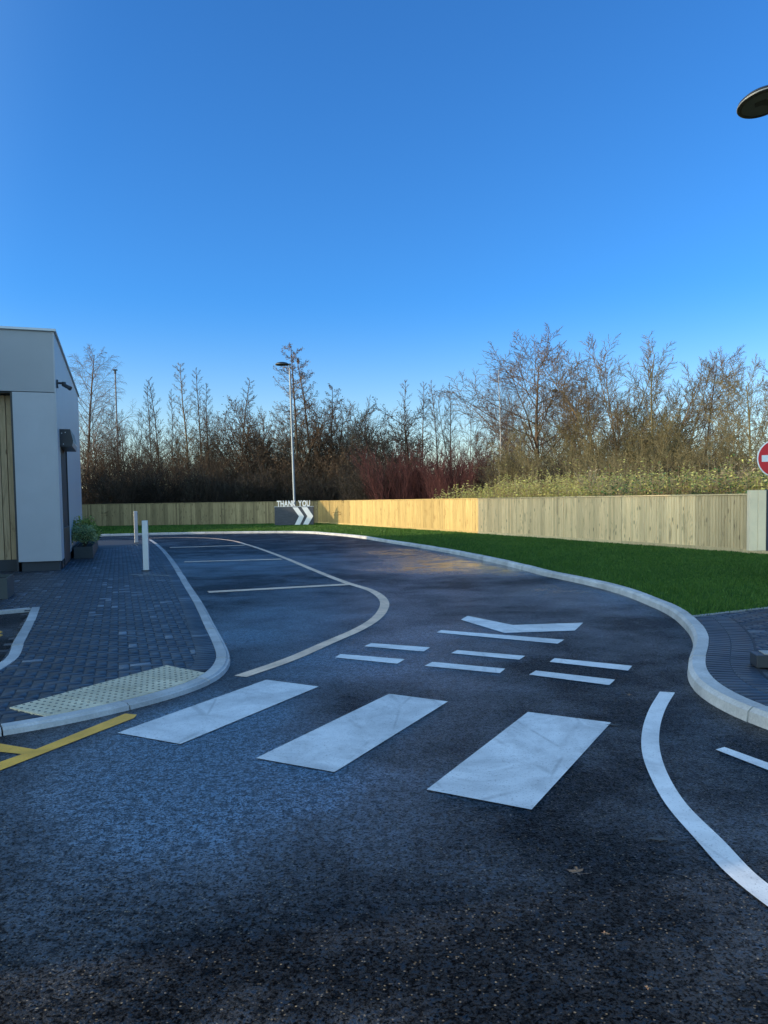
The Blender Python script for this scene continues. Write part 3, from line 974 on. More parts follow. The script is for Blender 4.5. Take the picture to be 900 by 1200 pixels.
# unseen wing added left of the frame to shade the road
wing = MB()
wb = bld.matrix_world if False else Matrix.Translation((BX, BY, HL)) @ Matrix.Rotation(ROT, 4, 'Z')
wi = wb.inverted()
wl = [Vector((-26, .15, 0)), Vector((-11.0, .15, 0)), Vector((-11.0, 14.2, 0)), Vector((-11.3, 17.2, 0)), Vector((-26, 13.0, 0))]
WL = [wi @ p for p in wl]
WH = 6.75
wing.prism([(p.x, p.y) for p in WL], -.05, WH)
wing.build('shade_wing_wall', M['clad'], bld)
# joints on the added wing
jb = MB()
for k in range(1, 5):
    p = wl[1].lerp(wl[2], k / 5); q = wi @ Vector((p.x + .004, p.y, 0))
    jb.box((q.x - .004, q.y - .01, 0), (q.x + .004, q.y + .01, WH))
jb.build('shade_wing_joint', M['joint'], bld)
cp = MB(); cp.prism([(p.x * 1.004, p.y * 1.002) for p in WL], WH + .001, WH + .07); cp.build('shade_wing_parapet', M['flash'], bld)

# ------------------------------------------------------------------ unseen gabled store, added to throw slanting shade on the far fence
def store():
    o = empty('shade_store', (-25.5, 41.0, 0), 0)
    tag(o, 'unseen timber clad store with sloping roof, added to shade the far fence', 'store')
    mb = MB(); mb.box((-7, -6, 0), (2, -3.02, 3.45)); mb.build('wall', M['wood_back'], o)
    yz = Matrix(((0,0,1,0),(1,0,0,0),(0,1,0,0),(0,0,0,1)))
    mb = MB(); mb.prism([(-3, 0), (10.2, 0), (10.2, 5.9), (5.5, 6.6), (-3, 3.6)], -7, 2, yz); mb.build('gable_wall', M['wood_back'], o)
    mb = MB(); mb.prism([(-3.3, 3.51), (-3, 3.61), (5.5, 6.62), (10.4, 5.92), (10.4, 6.0), (5.5, 6.72), (-3.3, 3.61)], -7.3, 2.2, yz); mb.build('roof', M['dark'], o)
    mb = MB(); mb.prism([(-6.3, 3.46), (-3.31, 3.46), (-3.31, 3.55), (-6.3, 3.55)], -7.3, 2.2, yz); mb.build('flat_roof', M['dark'], o)
store()

# ------------------------------------------------------------------ planter with shrubs
q0 = wi @ Vector((*g(103.2, 654.3, HL).xy, 0))
plt = empty('planter', (BX, BY, HL), ROT)
tag(plt, 'long dark grey trough planter against the side wall, holding shrubs', 'planter')
px0, px1, py0, py1, ph = .06, .56, q0.y, q0.y + 5.9, .33
mb = MB()
tk = .03
for lo, hi in (((px0, py0, 0), (px1, py0 + tk, ph)), ((px0, py1 - tk, 0), (px1, py1, ph)), ((px0, py0 + tk, 0), (px0 + tk, py1 - tk, ph)), ((px1 - tk, py0 + tk, 0), (px1, py1 - tk, ph))):
    mb.box(lo, hi)
M['planter'] = m_plain('grey planter coating', (.05, .062, .062), .5, 0, .1)
mb.build('trough', M['planter'], plt)
mb = MB(); mb.box((px0 + tk, py0 + tk, .02), (px1 - tk, py1 - tk, ph - .05)); mb.build('planting_soil', M['soil'], plt)
# second planter at the left edge, only its end in view
pe = g(9, 702, HL)
pl2 = empty('planter', (pe.x, pe.y, HL), ROT)
tag(pl2, 'dark trough planter under the timber cladding, at the left edge', 'planter')
mb = MB()
for lo, hi in (((-2.2, 0, 0), (0, tk, .34)), ((-2.2, .8, 0), (0, .8 + tk, .34)), ((-tk, tk, 0), (0, .8, .34)), ((-2.2, tk, 0), (-2.2 + tk, .8, .34))): mb.box(lo, hi)
mb.build('trough', M['planter'], pl2)
mb = MB(); mb.box((-2.17, tk, .02), (-tk, .8, .29)); mb.build('planting_soil', M['soil'], pl2)
def leafy(name, n, rx, ry, h, mats, seed, sz=.07, stems=14):
    r = random.Random(seed); V = []; F = []; 
    tb = Tubes()
    for k in range(stems):
        a = r.uniform(0, 2*PI); q = r.uniform(.2, 1)
        p0 = Vector((r.uniform(-.1, .1)*rx, r.uniform(-.1, .1)*ry, 0)); p1 = Vector((rx*q*math.cos(a)*.6, ry*q*math.sin(a)*.6, h*r.uniform(.55, .9)))
        tb.add([p0, p0.lerp(p1, .5) + Vector((0, 0, .05)), p1], [.008, .006, .004], 3)
    for k in range(n):
        a = r.uniform(0, 2*PI); u_ = r.uniform(-.55, 1); q = r.uniform(.55, 1.08) ** .6
        lob = 1 + .22 * math.sin(3*a + seed) + .15 * math.sin(5*a + 2*u_*3)
        s_ = math.sqrt(max(0, 1 - u_*u_))
        c = Vector((rx*s_*math.cos(a)*q*lob, ry*s_*math.sin(a)*q*lob, h*.52 + h*.48*u_*q*lob))
        d = Vector((r.gauss(0, .6) + math.cos(a)*s_, r.gauss(0, .6) + math.sin(a)*s_, r.gauss(.3, .5))).normalized()
        w = d.cross(Vector((r.gauss(0,1), r.gauss(0,1), r.gauss(0,1)))).normalized()
        l = sz * r.uniform(.7, 1.4); b = l * .22
        n0 = len(V)
        V += [c, c + d*l*.5 + w*b, c + d*l, c + d*l*.5 - w*b]; F.append((n0, n0+1, n0+2, n0+3))
    o = link(name, np_mesh(name, [tuple(v) for v in V], F, [mats[0]]))
    s = tb.build('stems', mats[1], o)
    return o
# ------------------------------------------------------------------ tubes and trees
UP = Vector((0, 0, 1))
def rot_from(d, ang, az):
    a = d.orthogonal().normalized(); b = d.cross(a)
    return (d * math.cos(ang) + (a * math.cos(az) + b * math.sin(az)) * math.sin(ang)).normalized()
def pick(P, k, lev):
    v = P[k]
    return v[min(lev, len(v) - 1)]
def grow(tb0, tb1, r, p, d, L, rad, lev, P):
    n = pick(P, 'seg', lev); wob = pick(P, 'wob', lev); tr = pick(P, 'trop', lev)
    pts = [p.copy()]; dirs = [d.copy()]
    for i in range(n):
        d = (d + Vector((r.gauss(0, wob), r.gauss(0, wob), r.gauss(0, wob) + tr))).normalized()
        p = p + d * (L / n); pts.append(p.copy()); dirs.append(d.copy())
    tip = .25 if lev else P.get('tip0', .2)
    radii = [rad * (1 - (1 - tip) * (i / n)) for i in range(n + 1)]
    if lev == 0: radii[0] *= 1.35
    (tb0 if lev == 0 else tb1).add(pts, radii, (7, 4, 3, 3, 3)[min(lev, 4)])
    last = P['levels'] - 1
    if lev < last:
        c = pick(P, 'n', lev); t0 = pick(P, 't0', lev); az = r.uniform(0, 6)
        for k in range(c):
            t = t0 + (1 - t0) * (k + r.uniform(.1, .9)) / c
            f = t * n; i = min(int(f), n - 1); q = pts[i].lerp(pts[i+1], f - i)
            az += 2.4 + r.uniform(-.5, .5)
            ang = pick(P, 'ang', lev) * r.uniform(.75, 1.25)
            nd = rot_from(dirs[i+1], ang, az)
            if pick(P, 'ratio', lev) <= 0: continue
            sh = P['shape'](t, lev)
            nl = L * pick(P, 'ratio', lev) * sh * r.uniform(.75, 1.2)
            rr = max(P['rmin'], radii[i] * pick(P, 'rr', lev))
            grow(tb0, tb1, r, q, nd, nl, rr, lev + 1, P)
    elif P.get('leaf', 0) > 0:
        for k in range(len(pts)):
            if r.random() < P['leaf']:
                sz = P['lsz'] * r.uniform(.6, 1.3)
                c = pts[k] + Vector((r.gauss(0, .04), r.gauss(0, .04), r.gauss(0, .04)))
                a = Vector((r.gauss(0,1), r.gauss(0,1), r.gauss(0,1))).normalized(); b = a.orthogonal().normalized() * sz * .55; a = a * sz
                tb1.quad(c - a, c + b, c + a, c - b)

def make_tree(P, seed):
    r = random.Random(seed); t0 = Tubes(); t1 = Tubes()
    for k in range(P.get('stems', 1)):
        a = r.uniform(0, 2*PI); q = P.get('spread', 0)
        ln = P.get('lean', 0) * r.uniform(.3, 1.2)
        d = Vector((math.cos(a) * ln, math.sin(a) * ln, 1)).normalized()
        grow(t0, t1, r, Vector((q * r.uniform(.2, 1) * math.cos(a), q * r.uniform(.2, 1) * math.sin(a), -.15)), d, P['H'] * P.get('h0', 1) * (1 if k == 0 else r.uniform(.6, 1)), P['r0'] * (1 if k == 0 else r.uniform(.5, .95)), 0, P)
    V, _, _ = t1.arrays()
    top = np.percentile(V[:, 2], 99.7)
    return t0, t1, top

cone = lambda t, lev: (1.12 - t) ** .75 if lev == 0 else (1.1 - .6 * t)
egg = lambda t, lev: math.sin(PI * min(1, .18 + .80 * t)) * .9 + .12 if lev == 0 else (1.1 - .5 * t)
flat_ = lambda t, lev: 1.0 - .35 * t
fan = lambda t, lev: (1.15 - t * .75) if lev == 0 else (1.1 - .45 * t)
SPEC = {
 'pole':  dict(H=10, r0=.075, levels=4, seg=[12, 6, 4, 2], wob=[.018, .035, .06, .1], trop=[.01, .055, .03, 0], n=[44, 8, 3], t0=[.25, .12, .2], ang=[.88, .55, .6], ratio=[.17, .42, .45], rr=[.38, .62, .75], rmin=.011, shape=cone, leaf=0, lsz=.04),
 'alder': dict(H=10, r0=.10, levels=4, seg=[12, 6, 4, 2], wob=[.02, .05, .08, .12], trop=[.01, .03, .02, 0], n=[46, 10, 5], t0=[.10, .12, .1], ang=[1.15, .65, .7], ratio=[.27, .34, .42], rr=[.38, .55, .65], rmin=.010, shape=cone, leaf=.26, lsz=.045),
 'birch': dict(H=10, r0=.10, levels=4, seg=[12, 7, 6, 5], wob=[.04, .06, .07, .07], trop=[.01, .03, -.08, -.2], n=[34, 11, 8], t0=[.2, .2, .1], ang=[.75, .6, .55], ratio=[.30, .42, .62], rr=[.40, .5, .6], rmin=.006, shape=egg, leaf=0, lsz=.03),
 'oak':   dict(H=10, h0=.88, r0=.15, tip0=.15, levels=5, seg=[10, 9, 7, 5, 3], wob=[.035, .055, .07, .08, .1], trop=[.01, .038, .02, .01, 0], n=[22, 10, 7, 4], t0=[.26, .2, .15, .15], ang=[.95, .62, .6, .65], ratio=[.62, .42, .42, .45], rr=[.46, .52, .58, .7], rmin=.011, shape=fan, leaf=0, lsz=.03),
 'ash':   dict(H=10, h0=.92, r0=.08, stems=6, lean=.48, spread=.5, levels=4, seg=[11, 8, 6, 3], wob=[.03, .05, .06, .08], trop=[.015, .03, .015, 0], n=[17, 9, 7], t0=[.25, .12, .12], ang=[.75, .62, .6], ratio=[.33, .42, .45], rr=[.5, .55, .7], rmin=.011, shape=fan, leaf=.0, lsz=.03),
 'thorn': dict(H=6, h0=.66, r0=.07, stems=5, lean=.40, spread=.5, levels=4, seg=[8, 7, 5, 3], wob=[.05, .08, .10, .13], trop=[.02, .03, .01, 0], n=[14, 9, 7], t0=[.22, .12, .1], ang=[.75, .65, .7], ratio=[.40, .42, .45], rr=[.5, .5, .65], rmin=.0075, shape=flat_, leaf=.10, lsz=.035),
 'scrub': dict(H=4, h0=.9, r0=.03, stems=20, lean=.48, spread=1.0, levels=3, seg=[8, 6, 3], wob=[.05, .07, .10], trop=[.03, .02, 0], n=[12, 8], t0=[.10, .1], ang=[.62, .6], ratio=[.36, .45], rr=[.55, .65], rmin=.008, shape=flat_, leaf=.20, lsz=.04),
 'dogwood': dict(H=4, h0=.9, r0=.020, stems=40, lean=.36, spread=1.0, levels=3, seg=[7, 5, 3], wob=[.03, .04, .06], trop=[.03, .08, .05], n=[9, 5], t0=[.25, .2], ang=[.38, .4], ratio=[.42, .45], rr=[.6, .7], rmin=.008, shape=flat_, leaf=0, lsz=.03),
}
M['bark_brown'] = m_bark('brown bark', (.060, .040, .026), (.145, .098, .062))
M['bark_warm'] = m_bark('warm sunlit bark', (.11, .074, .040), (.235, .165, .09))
M['bark_olive'] = m_bark('mossy bark', (.105, .088, .040), (.24, .19, .095))
M['bark_birch'] = m_bark('pale birch bark', (.26, .24, .22), (.50, .47, .43))
M['twig_birch'] = m_bark('birch twigs', (.10, .07, .06), (.22, .17, .15))
M['bark_red'] = m_bark('red dogwood stems', (.055, .024, .022), (.12, .045, .040))
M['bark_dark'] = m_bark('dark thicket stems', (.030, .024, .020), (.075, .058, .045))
M['lf_brown'] = m_leaf('withered leaves', [(.1, (.07, .04, .02)), (.6, (.14, .085, .045)), (1, (.22, .15, .08))])
M['lf_olive'] = m_leaf('olive lingering leaves', [(.1, (.05, .045, .015)), (.6, (.13, .11, .04)), (1, (.26, .19, .08))])
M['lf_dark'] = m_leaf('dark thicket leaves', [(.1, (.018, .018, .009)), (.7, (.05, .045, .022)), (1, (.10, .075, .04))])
PROTO = {}
def proto(kind, seed):
    k = (kind, seed)
    if k not in PROTO:
        t0, t1, top = make_tree(SPEC[kind], seed)
        PROTO[k] = (t0.arrays(), t1.arrays(), top, {})
    return PROTO[k]
def mesh_for(kind, seed, bark, leaf, twig):
    a0, a1, top, cache = proto(kind, seed)
    key = (bark, leaf, twig)
    if key not in cache:
        cache[key] = (np_mesh('trunk', a0[0], a0[1], [M[bark]], None, True), np_mesh('crown', a1[0], a1[1], [M[twig], M[leaf]], a1[2], True))
    return cache[key][0], cache[key][1], top
def tree(kind, seed, name, X, Y, H, bark, label, cat, group=None, leaf='lf_brown', twig=None, rz=None, wid=1.0, z=.3, lean=0):
    me0, me1, top = mesh_for(kind, seed, bark, leaf, twig or bark)
    o = empty(name, (X, Y, z), rz if rz is not None else (seed * 1.7 + X) % 6.28)
    s = H / top
    o.scale = (s * wid, s * wid, s)
    if lean: o.rotation_euler = (0, lean, o.rotation_euler.z)
    tag(o, label, cat, group)
    link('trunk', me0, o); link('crown', me1, o)
    return o
def tpx(kind, seed, name, px, top, Y, bark, label, cat='tree', **kw):
    z = kw.pop('z', .3)
    p = gd(px, 586, Y); q = gd(px, top, Y)
    return tree(kind, seed, name, p.x, Y, q.z - z, bark, label, cat, z=z, **kw)

# ---- planter plants
for i, (yy, rx, ry, h, n, mt, nm, lab) in enumerate(((.45, .34, .42, .62, 1500, 'pl1', 'planter_shrub', 'pale green bushy shrub at the near end of the long planter'),
        (1.35, .36, .5, .80, 1700, 'pl2', 'planter_shrub', 'taller yellow green shrub second from the near end of the long planter'),
        (2.7, .3, .5, .50, 900, 'pl2', 'planter_shrub', 'low green shrub in the middle of the long planter'),
        (5.2, .28, .45, .42, 600, 'pl3', 'planter_shrub', 'small dark spiky shrub at the far end of the long planter'))):
    if 'pl1' not in M:
        M['pl1'] = m_leaf('pale shrub leaves', [(.1, (.20, .26, .10)), (.6, (.40, .48, .22)), (1, (.60, .64, .34))])
        M['pl2'] = m_leaf('yellow green shrub leaves', [(.1, (.14, .20, .04)), (.6, (.32, .40, .09)), (1, (.56, .56, .16))])
        M['pl3'] = m_leaf('dark shrub leaves', [(.1, (.012, .02, .012)), (.8, (.035, .05, .025)), (1, (.06, .08, .03))])
    o = leafy(nm, n, rx, ry, h, [M[mt], M['bark_brown']], 11 + i, sz=.075)
    p = wb @ Vector(((px0 + px1) / 2, py0 + yy, .28)); o.location = p
    o.rotation_euler = (0, 0, ROT)
    tag(o, lab, 'shrub', 'shrubs in the planter')

# ------------------------------------------------------------------ fences
def fence(name, A, B, label, mat, seed, gravel=True, post_gap=3.0, H=1.52, group=None):
    A = Vector(A[:2]); B = Vector(B[:2]); L = (B - A).length
    ang = math.atan2(B.y - A.y, B.x - A.x)
    root = empty(name, (A.x, A.y, .06), ang)
    tag(root, label, 'fence', group)
    n = max(1, round(L / post_gap)); w = L / n
    r = random.Random(seed)
    for k in range(n):
        mb = MB(); x = k * w + .002
        end = (k + 1) * w - .002
        while x < end - .02:
            bw = min(r.uniform(.098, .104), end - x)
            th0, th1 = .007, .016
            zt = H - .02 + r.uniform(-.002, .002); zb = .14 if gravel else .04
            # feather edged board, thick edge lapping the next; front is local -y
            yb = -.002 - r.uniform(0, .002)
            mb.add([(x, yb - th0, zb), (x + bw + .008, yb - th1 - .004, zb), (x + bw + .008, yb, zb), (x, yb, zb),
                    (x, yb - th0, zt), (x + bw + .008, yb - th1 - .004, zt), (x + bw + .008, yb, zt), (x, yb, zt)],
                   [(0,3,2,1),(4,5,6,7),(0,1,5,4),(1,2,6,5),(2,3,7,6),(3,0,4,7)])
            x += bw
        p = mb.build('board_panel', mat, root)
        mb = MB(); mb.bbox((k * w + w/2, -.012, H), (w - .003, .062, .036), .005); mb.build('cap_rail', mat, root)
        if gravel:
            mb = MB(); mb.bbox((k * w + w/2, -.02, .06), (w - .004, .032, .17), .004); mb.build('gravel_board', mat, root)
        mb = MB(); mb.box((k * w + w/2 - w/2, .003, .35), (k*w + w, .04, .43)); mb.box((k*w, .003, 1.05), (k*w + w, .04, 1.13)); mb.build('rail', mat, root)
    for k in range(n + 1):
        mb = MB(); mb.bbox((k * w, .092, H / 2 - .05), (.09, .09, H), .006); mb.build('post', mat, root)
    return root
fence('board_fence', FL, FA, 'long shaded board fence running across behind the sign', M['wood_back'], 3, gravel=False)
fence('board_fence', FA, FB, 'golden sunlit board fence between the sign and the greyer boards', M['wood_gold'], 5)
fence('board_fence', FB, FD, 'grey green weathered board fence along the shaded verge on the right', M['wood_grey'], 8)

# ------------------------------------------------------------------ bollards
for (x, y, top, lab) in ((171.5, 668.5, 610, 'nearer of the two pale square bollards on the block paving'), (160, 636, 599, 'farther of the two pale square bollards on the block paving')):
    p = g(x, y, HL); q = gd(x, top, p.y); hh = q.z - HL
    o = empty('bollard', (p.x, p.y, HL), R(12)); tag(o, lab, 'bollard', 'bollards on the paving')
    mb = MB(); mb.bbox((0, 0, hh / 2), (.125, .14, hh), .006); mb.build('post', M['bollard'], o)
    mb = MB(); mb.box((-.0655, -.05, .05), (-.0625, .05, hh - .02)); mb.box((-.03, -.0732, hh - .16), (.03, -.0702, hh - .08)) if False else None; mb.build('dark_side', M['dark'], o)
    mb = MB(); mb.bbox((0, 0, .008), (.19, .20, .014), .003); mb.build('base_plate', M['dark'], o)

# ------------------------------------------------------------------ lamps
def lamp(loc, H, rz, lab, hz=0.0, hx=0.0):
    o = empty('street_lamp', loc, rz); tag(o, lab, 'street lamp', 'lamp columns')
    mb = MB(); mb.lathe([(.105, 0), (.105, 1.3), (.10, 1.34), (.075, 1.37), (.055, H - .45), (.038, H - .42), (.036, H)], 16); mb.build('column', M['steel'], o, smooth=True)
    mb = MB(); mb.box((-.035, -.112, .45), (.035, -.098, .95)); mb.build('service_door', M['steel'], o)
    mm = Matrix.Translation((-.02, 0, H - .02)) @ Matrix.Rotation(hz, 4, 'Y') @ Matrix.Rotation(hx, 4, 'X')
    m2 = mm @ Matrix.Translation((-.46, 0, .02))
    mb = MB()
    mb.lathe([(.40, -.055), (.415, -.045), (.42, -.02), (.40, -.008), (.395, -.006), (.405, -.002), (.40, .02), (.34, .065), (.22, .10), (.08, .115), (.0, .118)], 40, m2, cap=False)
    mb.lathe([(.40, -.055), (.345, -.060), (.345, -.048)], 40, m2, cap=False)
    hsg = mb.build('lamp_housing', M['lampblack'], o, smooth=True)
    mb = MB(); mb.bbox((-.02, 0, 0), (.26, .09, .07), .015, mm); mb.build('bracket', M['lampblack'], o)
    mb = MB(); mb.lathe([(.001, -.052), (.345, -.052)], 40, m2, cap=False); gl = mb.build('lens', M['lampglass'], o)
    mb = MB(); mb.prism([(-.16, -.06), (0, -.13), (.15, -.02), (.13, .08), (-.02, .02), (-.12, .06)], -.0585, -.0545, m2); mb.build('led_tray', M['lampblack'], gl)
    mb = MB(); mb.lathe([(.418, -.040), (.4225, -.03), (.419, -.02)], 40, m2, cap=False); mb.build('trim_ring', M['steel'], hsg, smooth=True)
    return o
SY = 47.2
p = gd(346, 617, SY + 1.2); q = gd(342, 433, SY + 1.2)
lamp((p.x + .0, SY + 1.2, .1), q.z - .1 + .35, 0, 'tall lamp column with dark disc head behind the thank you sign').rotation_euler = (0, -.014, 0)
lamp((7.10, 13.5, .1), 8.27, R(-8), 'lamp with dark disc head overhead at the right edge', hz=R(-6), hx=R(-7))
# distant mast
M['mast'] = m_plain('dull mast steel', (.16, .16, .17), .6, 0, .1)
q = gd(137, 434, 78); p = gd(139, 560, 78)
o = empty('light_mast', (p.x, 78, 0)); tag(o, 'thin distant lighting mast rising above the bare trees beside the birch', 'mast')
mb = MB(); mb.lathe([(.10, 0), (.10, 8), (.08, 8.02), (.07, q.z)], 12); mb.build('column', M['mast'], o, smooth=True)
mb = MB(); mb.bbox((0, 0, q.z + .04), (.45, .3, .12), .04); mb.bbox((0,0,q.z - .2), (.2,.2,.3), .05); mb.build('lamp_head', M['lampblack'], o)

# ------------------------------------------------------------------ thank you sign
M['slate'] = (lambda t: t.out(t.mix(1.0, (.062, .066, .078), t.ramp(t.noise(2.5, t.coord('Object', scale=(1.2, 1, 6)), 5, .6, 1), [(.3, .75), (.7, 1.25)]), 'MULTIPLY'), .55, spec=.4))(NT('slate grey sign face'))
a = gd(321.5, 600, SY); b = gd(367.5, 600, SY)
SW = b.x - a.x; SH = gd(345, 594, SY).z - .1
sg = empty('thank_you_sign', ((a.x + b.x) / 2, SY, .1), R(-3)); tag(sg, 'dark grey panel with white THANK YOU letters on top and two white chevrons', 'sign')
mb = MB(); mb.bbox((0, .09, SH / 2), (SW, .18, SH), .012); mb.build('panel', M['slate'], sg)
mb = MB(); mb.bbox((0, .09, SH + .017), (SW + .03, .20, .03), .006); mb.build('capping', M['flash'], sg)
k_ = SW / 410.0
for pts in ([(385,217),(440,217),(505,325),(460,427),(405,427),(452,325)], [(480,217),(540,217),(602,325),(545,431),(490,431),(540,325)]):
    mb = MB(); mb.prism([((x - 400) * k_, SH - (y - 212) * k_ * SH / (k_ * 222)) for x, y in pts], .0, .022, Matrix(((1,0,0,0),(0,0,-1,-.001),(0,1,0,0),(0,0,0,1))))
    mb.build('chevron', M['signwhite'], sg)
def letters(txt, parent, width, z, mat):
    xs = 0; made = []
    for ch in txt:
        if ch == ' ': xs += .42; continue
        c = bpy.data.curves.new('letter', 'FONT'); c.body = ch; c.extrude = .045; c.offset = .028; c.size = 1.0; c.resolution_u = 3
        ob = bpy.data.objects.new('letter', c); col.objects.link(ob)
        bpy.context.view_layer.update()
        dg = bpy.context.evaluated_depsgraph_get()
        me = bpy.data.meshes.new_from_object(ob.evaluated_get(dg))
        bpy.data.objects.remove(ob)
        V = np.array([v.co[:] for v in me.vertices]); x0, x1 = V[:,0].min(), V[:,0].max()
        me.materials.clear(); me.materials.append(mat)
        made.append((me, xs - x0)); xs += (x1 - x0) + .075
    xs -= .075
    sc = width / xs
    for me, off in made:
        V = np.array([v.co[:] for v in me.vertices])
        zz = V[:,1] / .72
        W = np.stack([(V[:,0] + off) * sc - width / 2, -V[:,2], zz * .36 + z], axis=1)
        me.vertices.foreach_set('co', W.astype(np.float32).ravel()); me.update()
        o = link('letter', me, parent)
        o.location.y = .06
letters('THANK YOU', sg, SW * .85, SH + .035, M['signwhite'])
for ch in sg.children:
    if ch.name.startswith('letter'): ch.location.x = -.05 * SW * 0 - .03

# ------------------------------------------------------------------ no entry sign and pale cabinet on the right
NY = 12.3
c = gd(910.5, 537, NY)
ns = empty('no_entry_sign', (c.x, NY, HR), R(-6)); tag(ns, 'round red no entry sign with white bar at the right edge', 'road sign')
zc = c.z - HR
mY = Matrix.Translation((0, 0, zc)) @ Matrix.Rotation(PI/2, 4, 'X')
mb = MB(); mb.lathe([(.30, -.008), (.305, -.006), (.305, .004), (.30, .006)], 64, mY); mb.build('disc_rim', M['signwhite'], ns)
mb = MB(); mb.lathe([(.287, .0055), (.287, .0075)], 64, mY); mb.build('red_face', M['signred'], ns)
mb = MB(); mb.prism([(-.235, -.052), (.235, -.052), (.235, .052), (-.235, .052)], .008, .0095, mY); mb.build('white_bar', M['signwhite'], ns)
mb = MB(); mb.lathe([(.038, 0), (.038, zc + .25)], 16, Matrix.Translation((0, .06, 0))); mb.build('post', M['steel'], ns)
a = gd(878.5, 610, NY - .1); t_ = gd(878.5, 574.5, NY - .1); b_ = gd(878.5, 645.5, NY - .1)
cb_ = empty('sign_cabinet', (a.x, NY - .1, b_.z), R(-7)); tag(cb_, 'pale cream box sign with a dark front below the no entry sign', 'sign box')
hh = t_.z - b_.z
mb = MB(); mb.bbox((.062, .07, hh / 2), (.122, .14, hh), .004); mb.bbox((.188, .07, hh / 2), (.124, .138, hh - .002), .004); mb.build('pale_side', M['palebox'], cb_)
mb = MB(); mb.bbox((.252 + .35, .07, hh / 2), (.70, .15, hh + .01), .006); mb.build('dark_face', M['dark'], cb_)
mb = MB(); mb.box((.55, .03, -b_.z + HR), (.63, .11, .01)); mb.box((.85, .03, -b_.z + HR), (.93, .11, .01)); mb.build('leg', M['dark'], cb_)
# dark plinth with pale slab on the right pavement
p = g(887, 783.5, HR)
ob = empty('sign_plinth', (p.x, p.y, HR), R(-8)); tag(ob, 'low black plinth with pale top on the right hand paving', 'plinth')
mb = MB(); mb.bbox((.65, .09, .058), (1.3, .18, .108), .006); mb.build('base', M['dark'], ob)
mb = MB(); mb.bbox((.69, .10, .118), (1.24, .15, .012), .003); mb.build('slab', M['edging'], ob)
# ------------------------------------------------------------------ trees beyond the fences
G1, G2, G3 = 'bare trees beyond the far fence', 'bare trees beyond the right hand fence', 'thicket shrubs beyond the fences'
T = tpx
T('birch', 1, 'birch_tree', 103, 402, 58, 'bark_brown', 'weeping bare birch with fine hanging twigs beside the building edge', group=G1, twig='twig_birch', wid=1.15)
T('birch', 2, 'birch_tree', 62, 425, 66, 'bark_brown', 'bare birch half hidden behind the grey building', group=G1, twig='twig_birch')
T('ash', 1, 'bare_tree', 118, 480, 62, 'bark_brown', 'low many stemmed bare tree between the birch and the distant mast', group=G1, wid=.9)
T('ash', 2, 'bare_tree', 152, 478, 60, 'bark_brown', 'low fanning bare tree just right of the distant mast', group=G1, wid=.8)
T('pole', 1, 'young_tree', 177, 452, 60, 'bark_brown', 'slender bare sapling, first in the row right of the distant mast', group=G1)
T('pole', 2, 'young_tree', 191, 443, 59, 'bark_brown', 'slender bare sapling, second in the row right of the distant mast', group=G1)
T('pole', 3, 'young_tree', 203, 457, 61, 'bark_brown', 'slender bare sapling, third in the row right of the distant mast', group=G1, wid=.8)
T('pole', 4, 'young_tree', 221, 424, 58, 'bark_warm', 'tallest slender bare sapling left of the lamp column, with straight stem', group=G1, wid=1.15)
T('pole', 1, 'young_tree', 236, 432, 58, 'bark_brown', 'tall slender bare sapling close to the right of the tallest one', group=G1, rz=2.0)
T('pole', 3, 'young_tree', 246, 447, 60, 'bark_brown', 'thin bare sapling with airy crown right of the tall pair', group=G1, rz=4.0)
T('pole', 2, 'young_tree', 281, 443, 58, 'bark_brown', 'slender bare sapling standing alone midway to the lamp column', group=G1, rz=1.0, wid=1.2)
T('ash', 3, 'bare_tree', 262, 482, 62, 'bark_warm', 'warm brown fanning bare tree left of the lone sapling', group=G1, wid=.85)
T('ash', 1, 'bare_tree', 308, 478, 62, 'bark_brown', 'fanning bare tree left of the tall lamp column', group=G1, wid=.85, rz=2.2)
T('alder', 1, 'alder_tree', 349, 405, 58, 'bark_brown', 'tall dark alder with seed cones directly behind the lamp column', group=G1)
T('alder', 2, 'alder_tree', 368, 413, 59, 'bark_brown', 'tall dark alder with seed cones just right of the lamp column', group=G1, wid=.95)
T('alder', 3, 'alder_tree', 388, 452, 60, 'bark_brown', 'shorter alder with tiered twigs right of the tall pair', group=G1)
T('ash', 2, 'bare_tree', 404, 468, 62, 'bark_brown', 'tangled bare tree above the golden fence corner', group=G1, wid=.8, rz=3.0)
T('thorn', 1, 'thorn_tree', 432, 482, 57, 'bark_dark', 'dark rounded thorn tree left of the domed one', group=G1, leaf='lf_dark', wid=.95)
T('thorn', 2, 'thorn_tree', 481, 476, 50, 'bark_dark', 'dark dome topped thorn tree above the golden fence', group=G1, leaf='lf_dark', wid=1.05)
T('pole', 4, 'young_tree', 476, 444, 62, 'bark_brown', 'slim bare sapling rising behind the domed thorn tree', group=G1, rz=3.3)
T('pole', 1, 'young_tree', 497, 446, 63, 'bark_brown', 'slim bare sapling right of the one behind the domed thorn', group=G1, rz=5.0)
T('pole', 2, 'young_tree', 515, 444, 62, 'bark_brown', 'slim bare sapling above the left part of the red dogwood', group=G1, rz=3.5)
T('pole', 3, 'young_tree', 528, 450, 62, 'bark_brown', 'slim bare sapling above the middle of the red dogwood', group=G1, rz=.5)
T('ash', 3, 'bare_tree', 546, 455, 60, 'bark_brown', 'fine twigged round bare tree above the right of the red dogwood', group=G1, wid=.8, rz=1.4)
T('birch', 1, 'birch_tree', 583, 424, 46, 'bark_birch', 'white stemmed birch rising left of the big oak', group=G2, twig='twig_birch', rz=2.4, wid=.75)
T('birch', 2, 'birch_tree', 590, 452, 47, 'bark_birch', 'second white stemmed birch tight against the first', group=G2, twig='twig_birch', rz=.8, wid=.6)
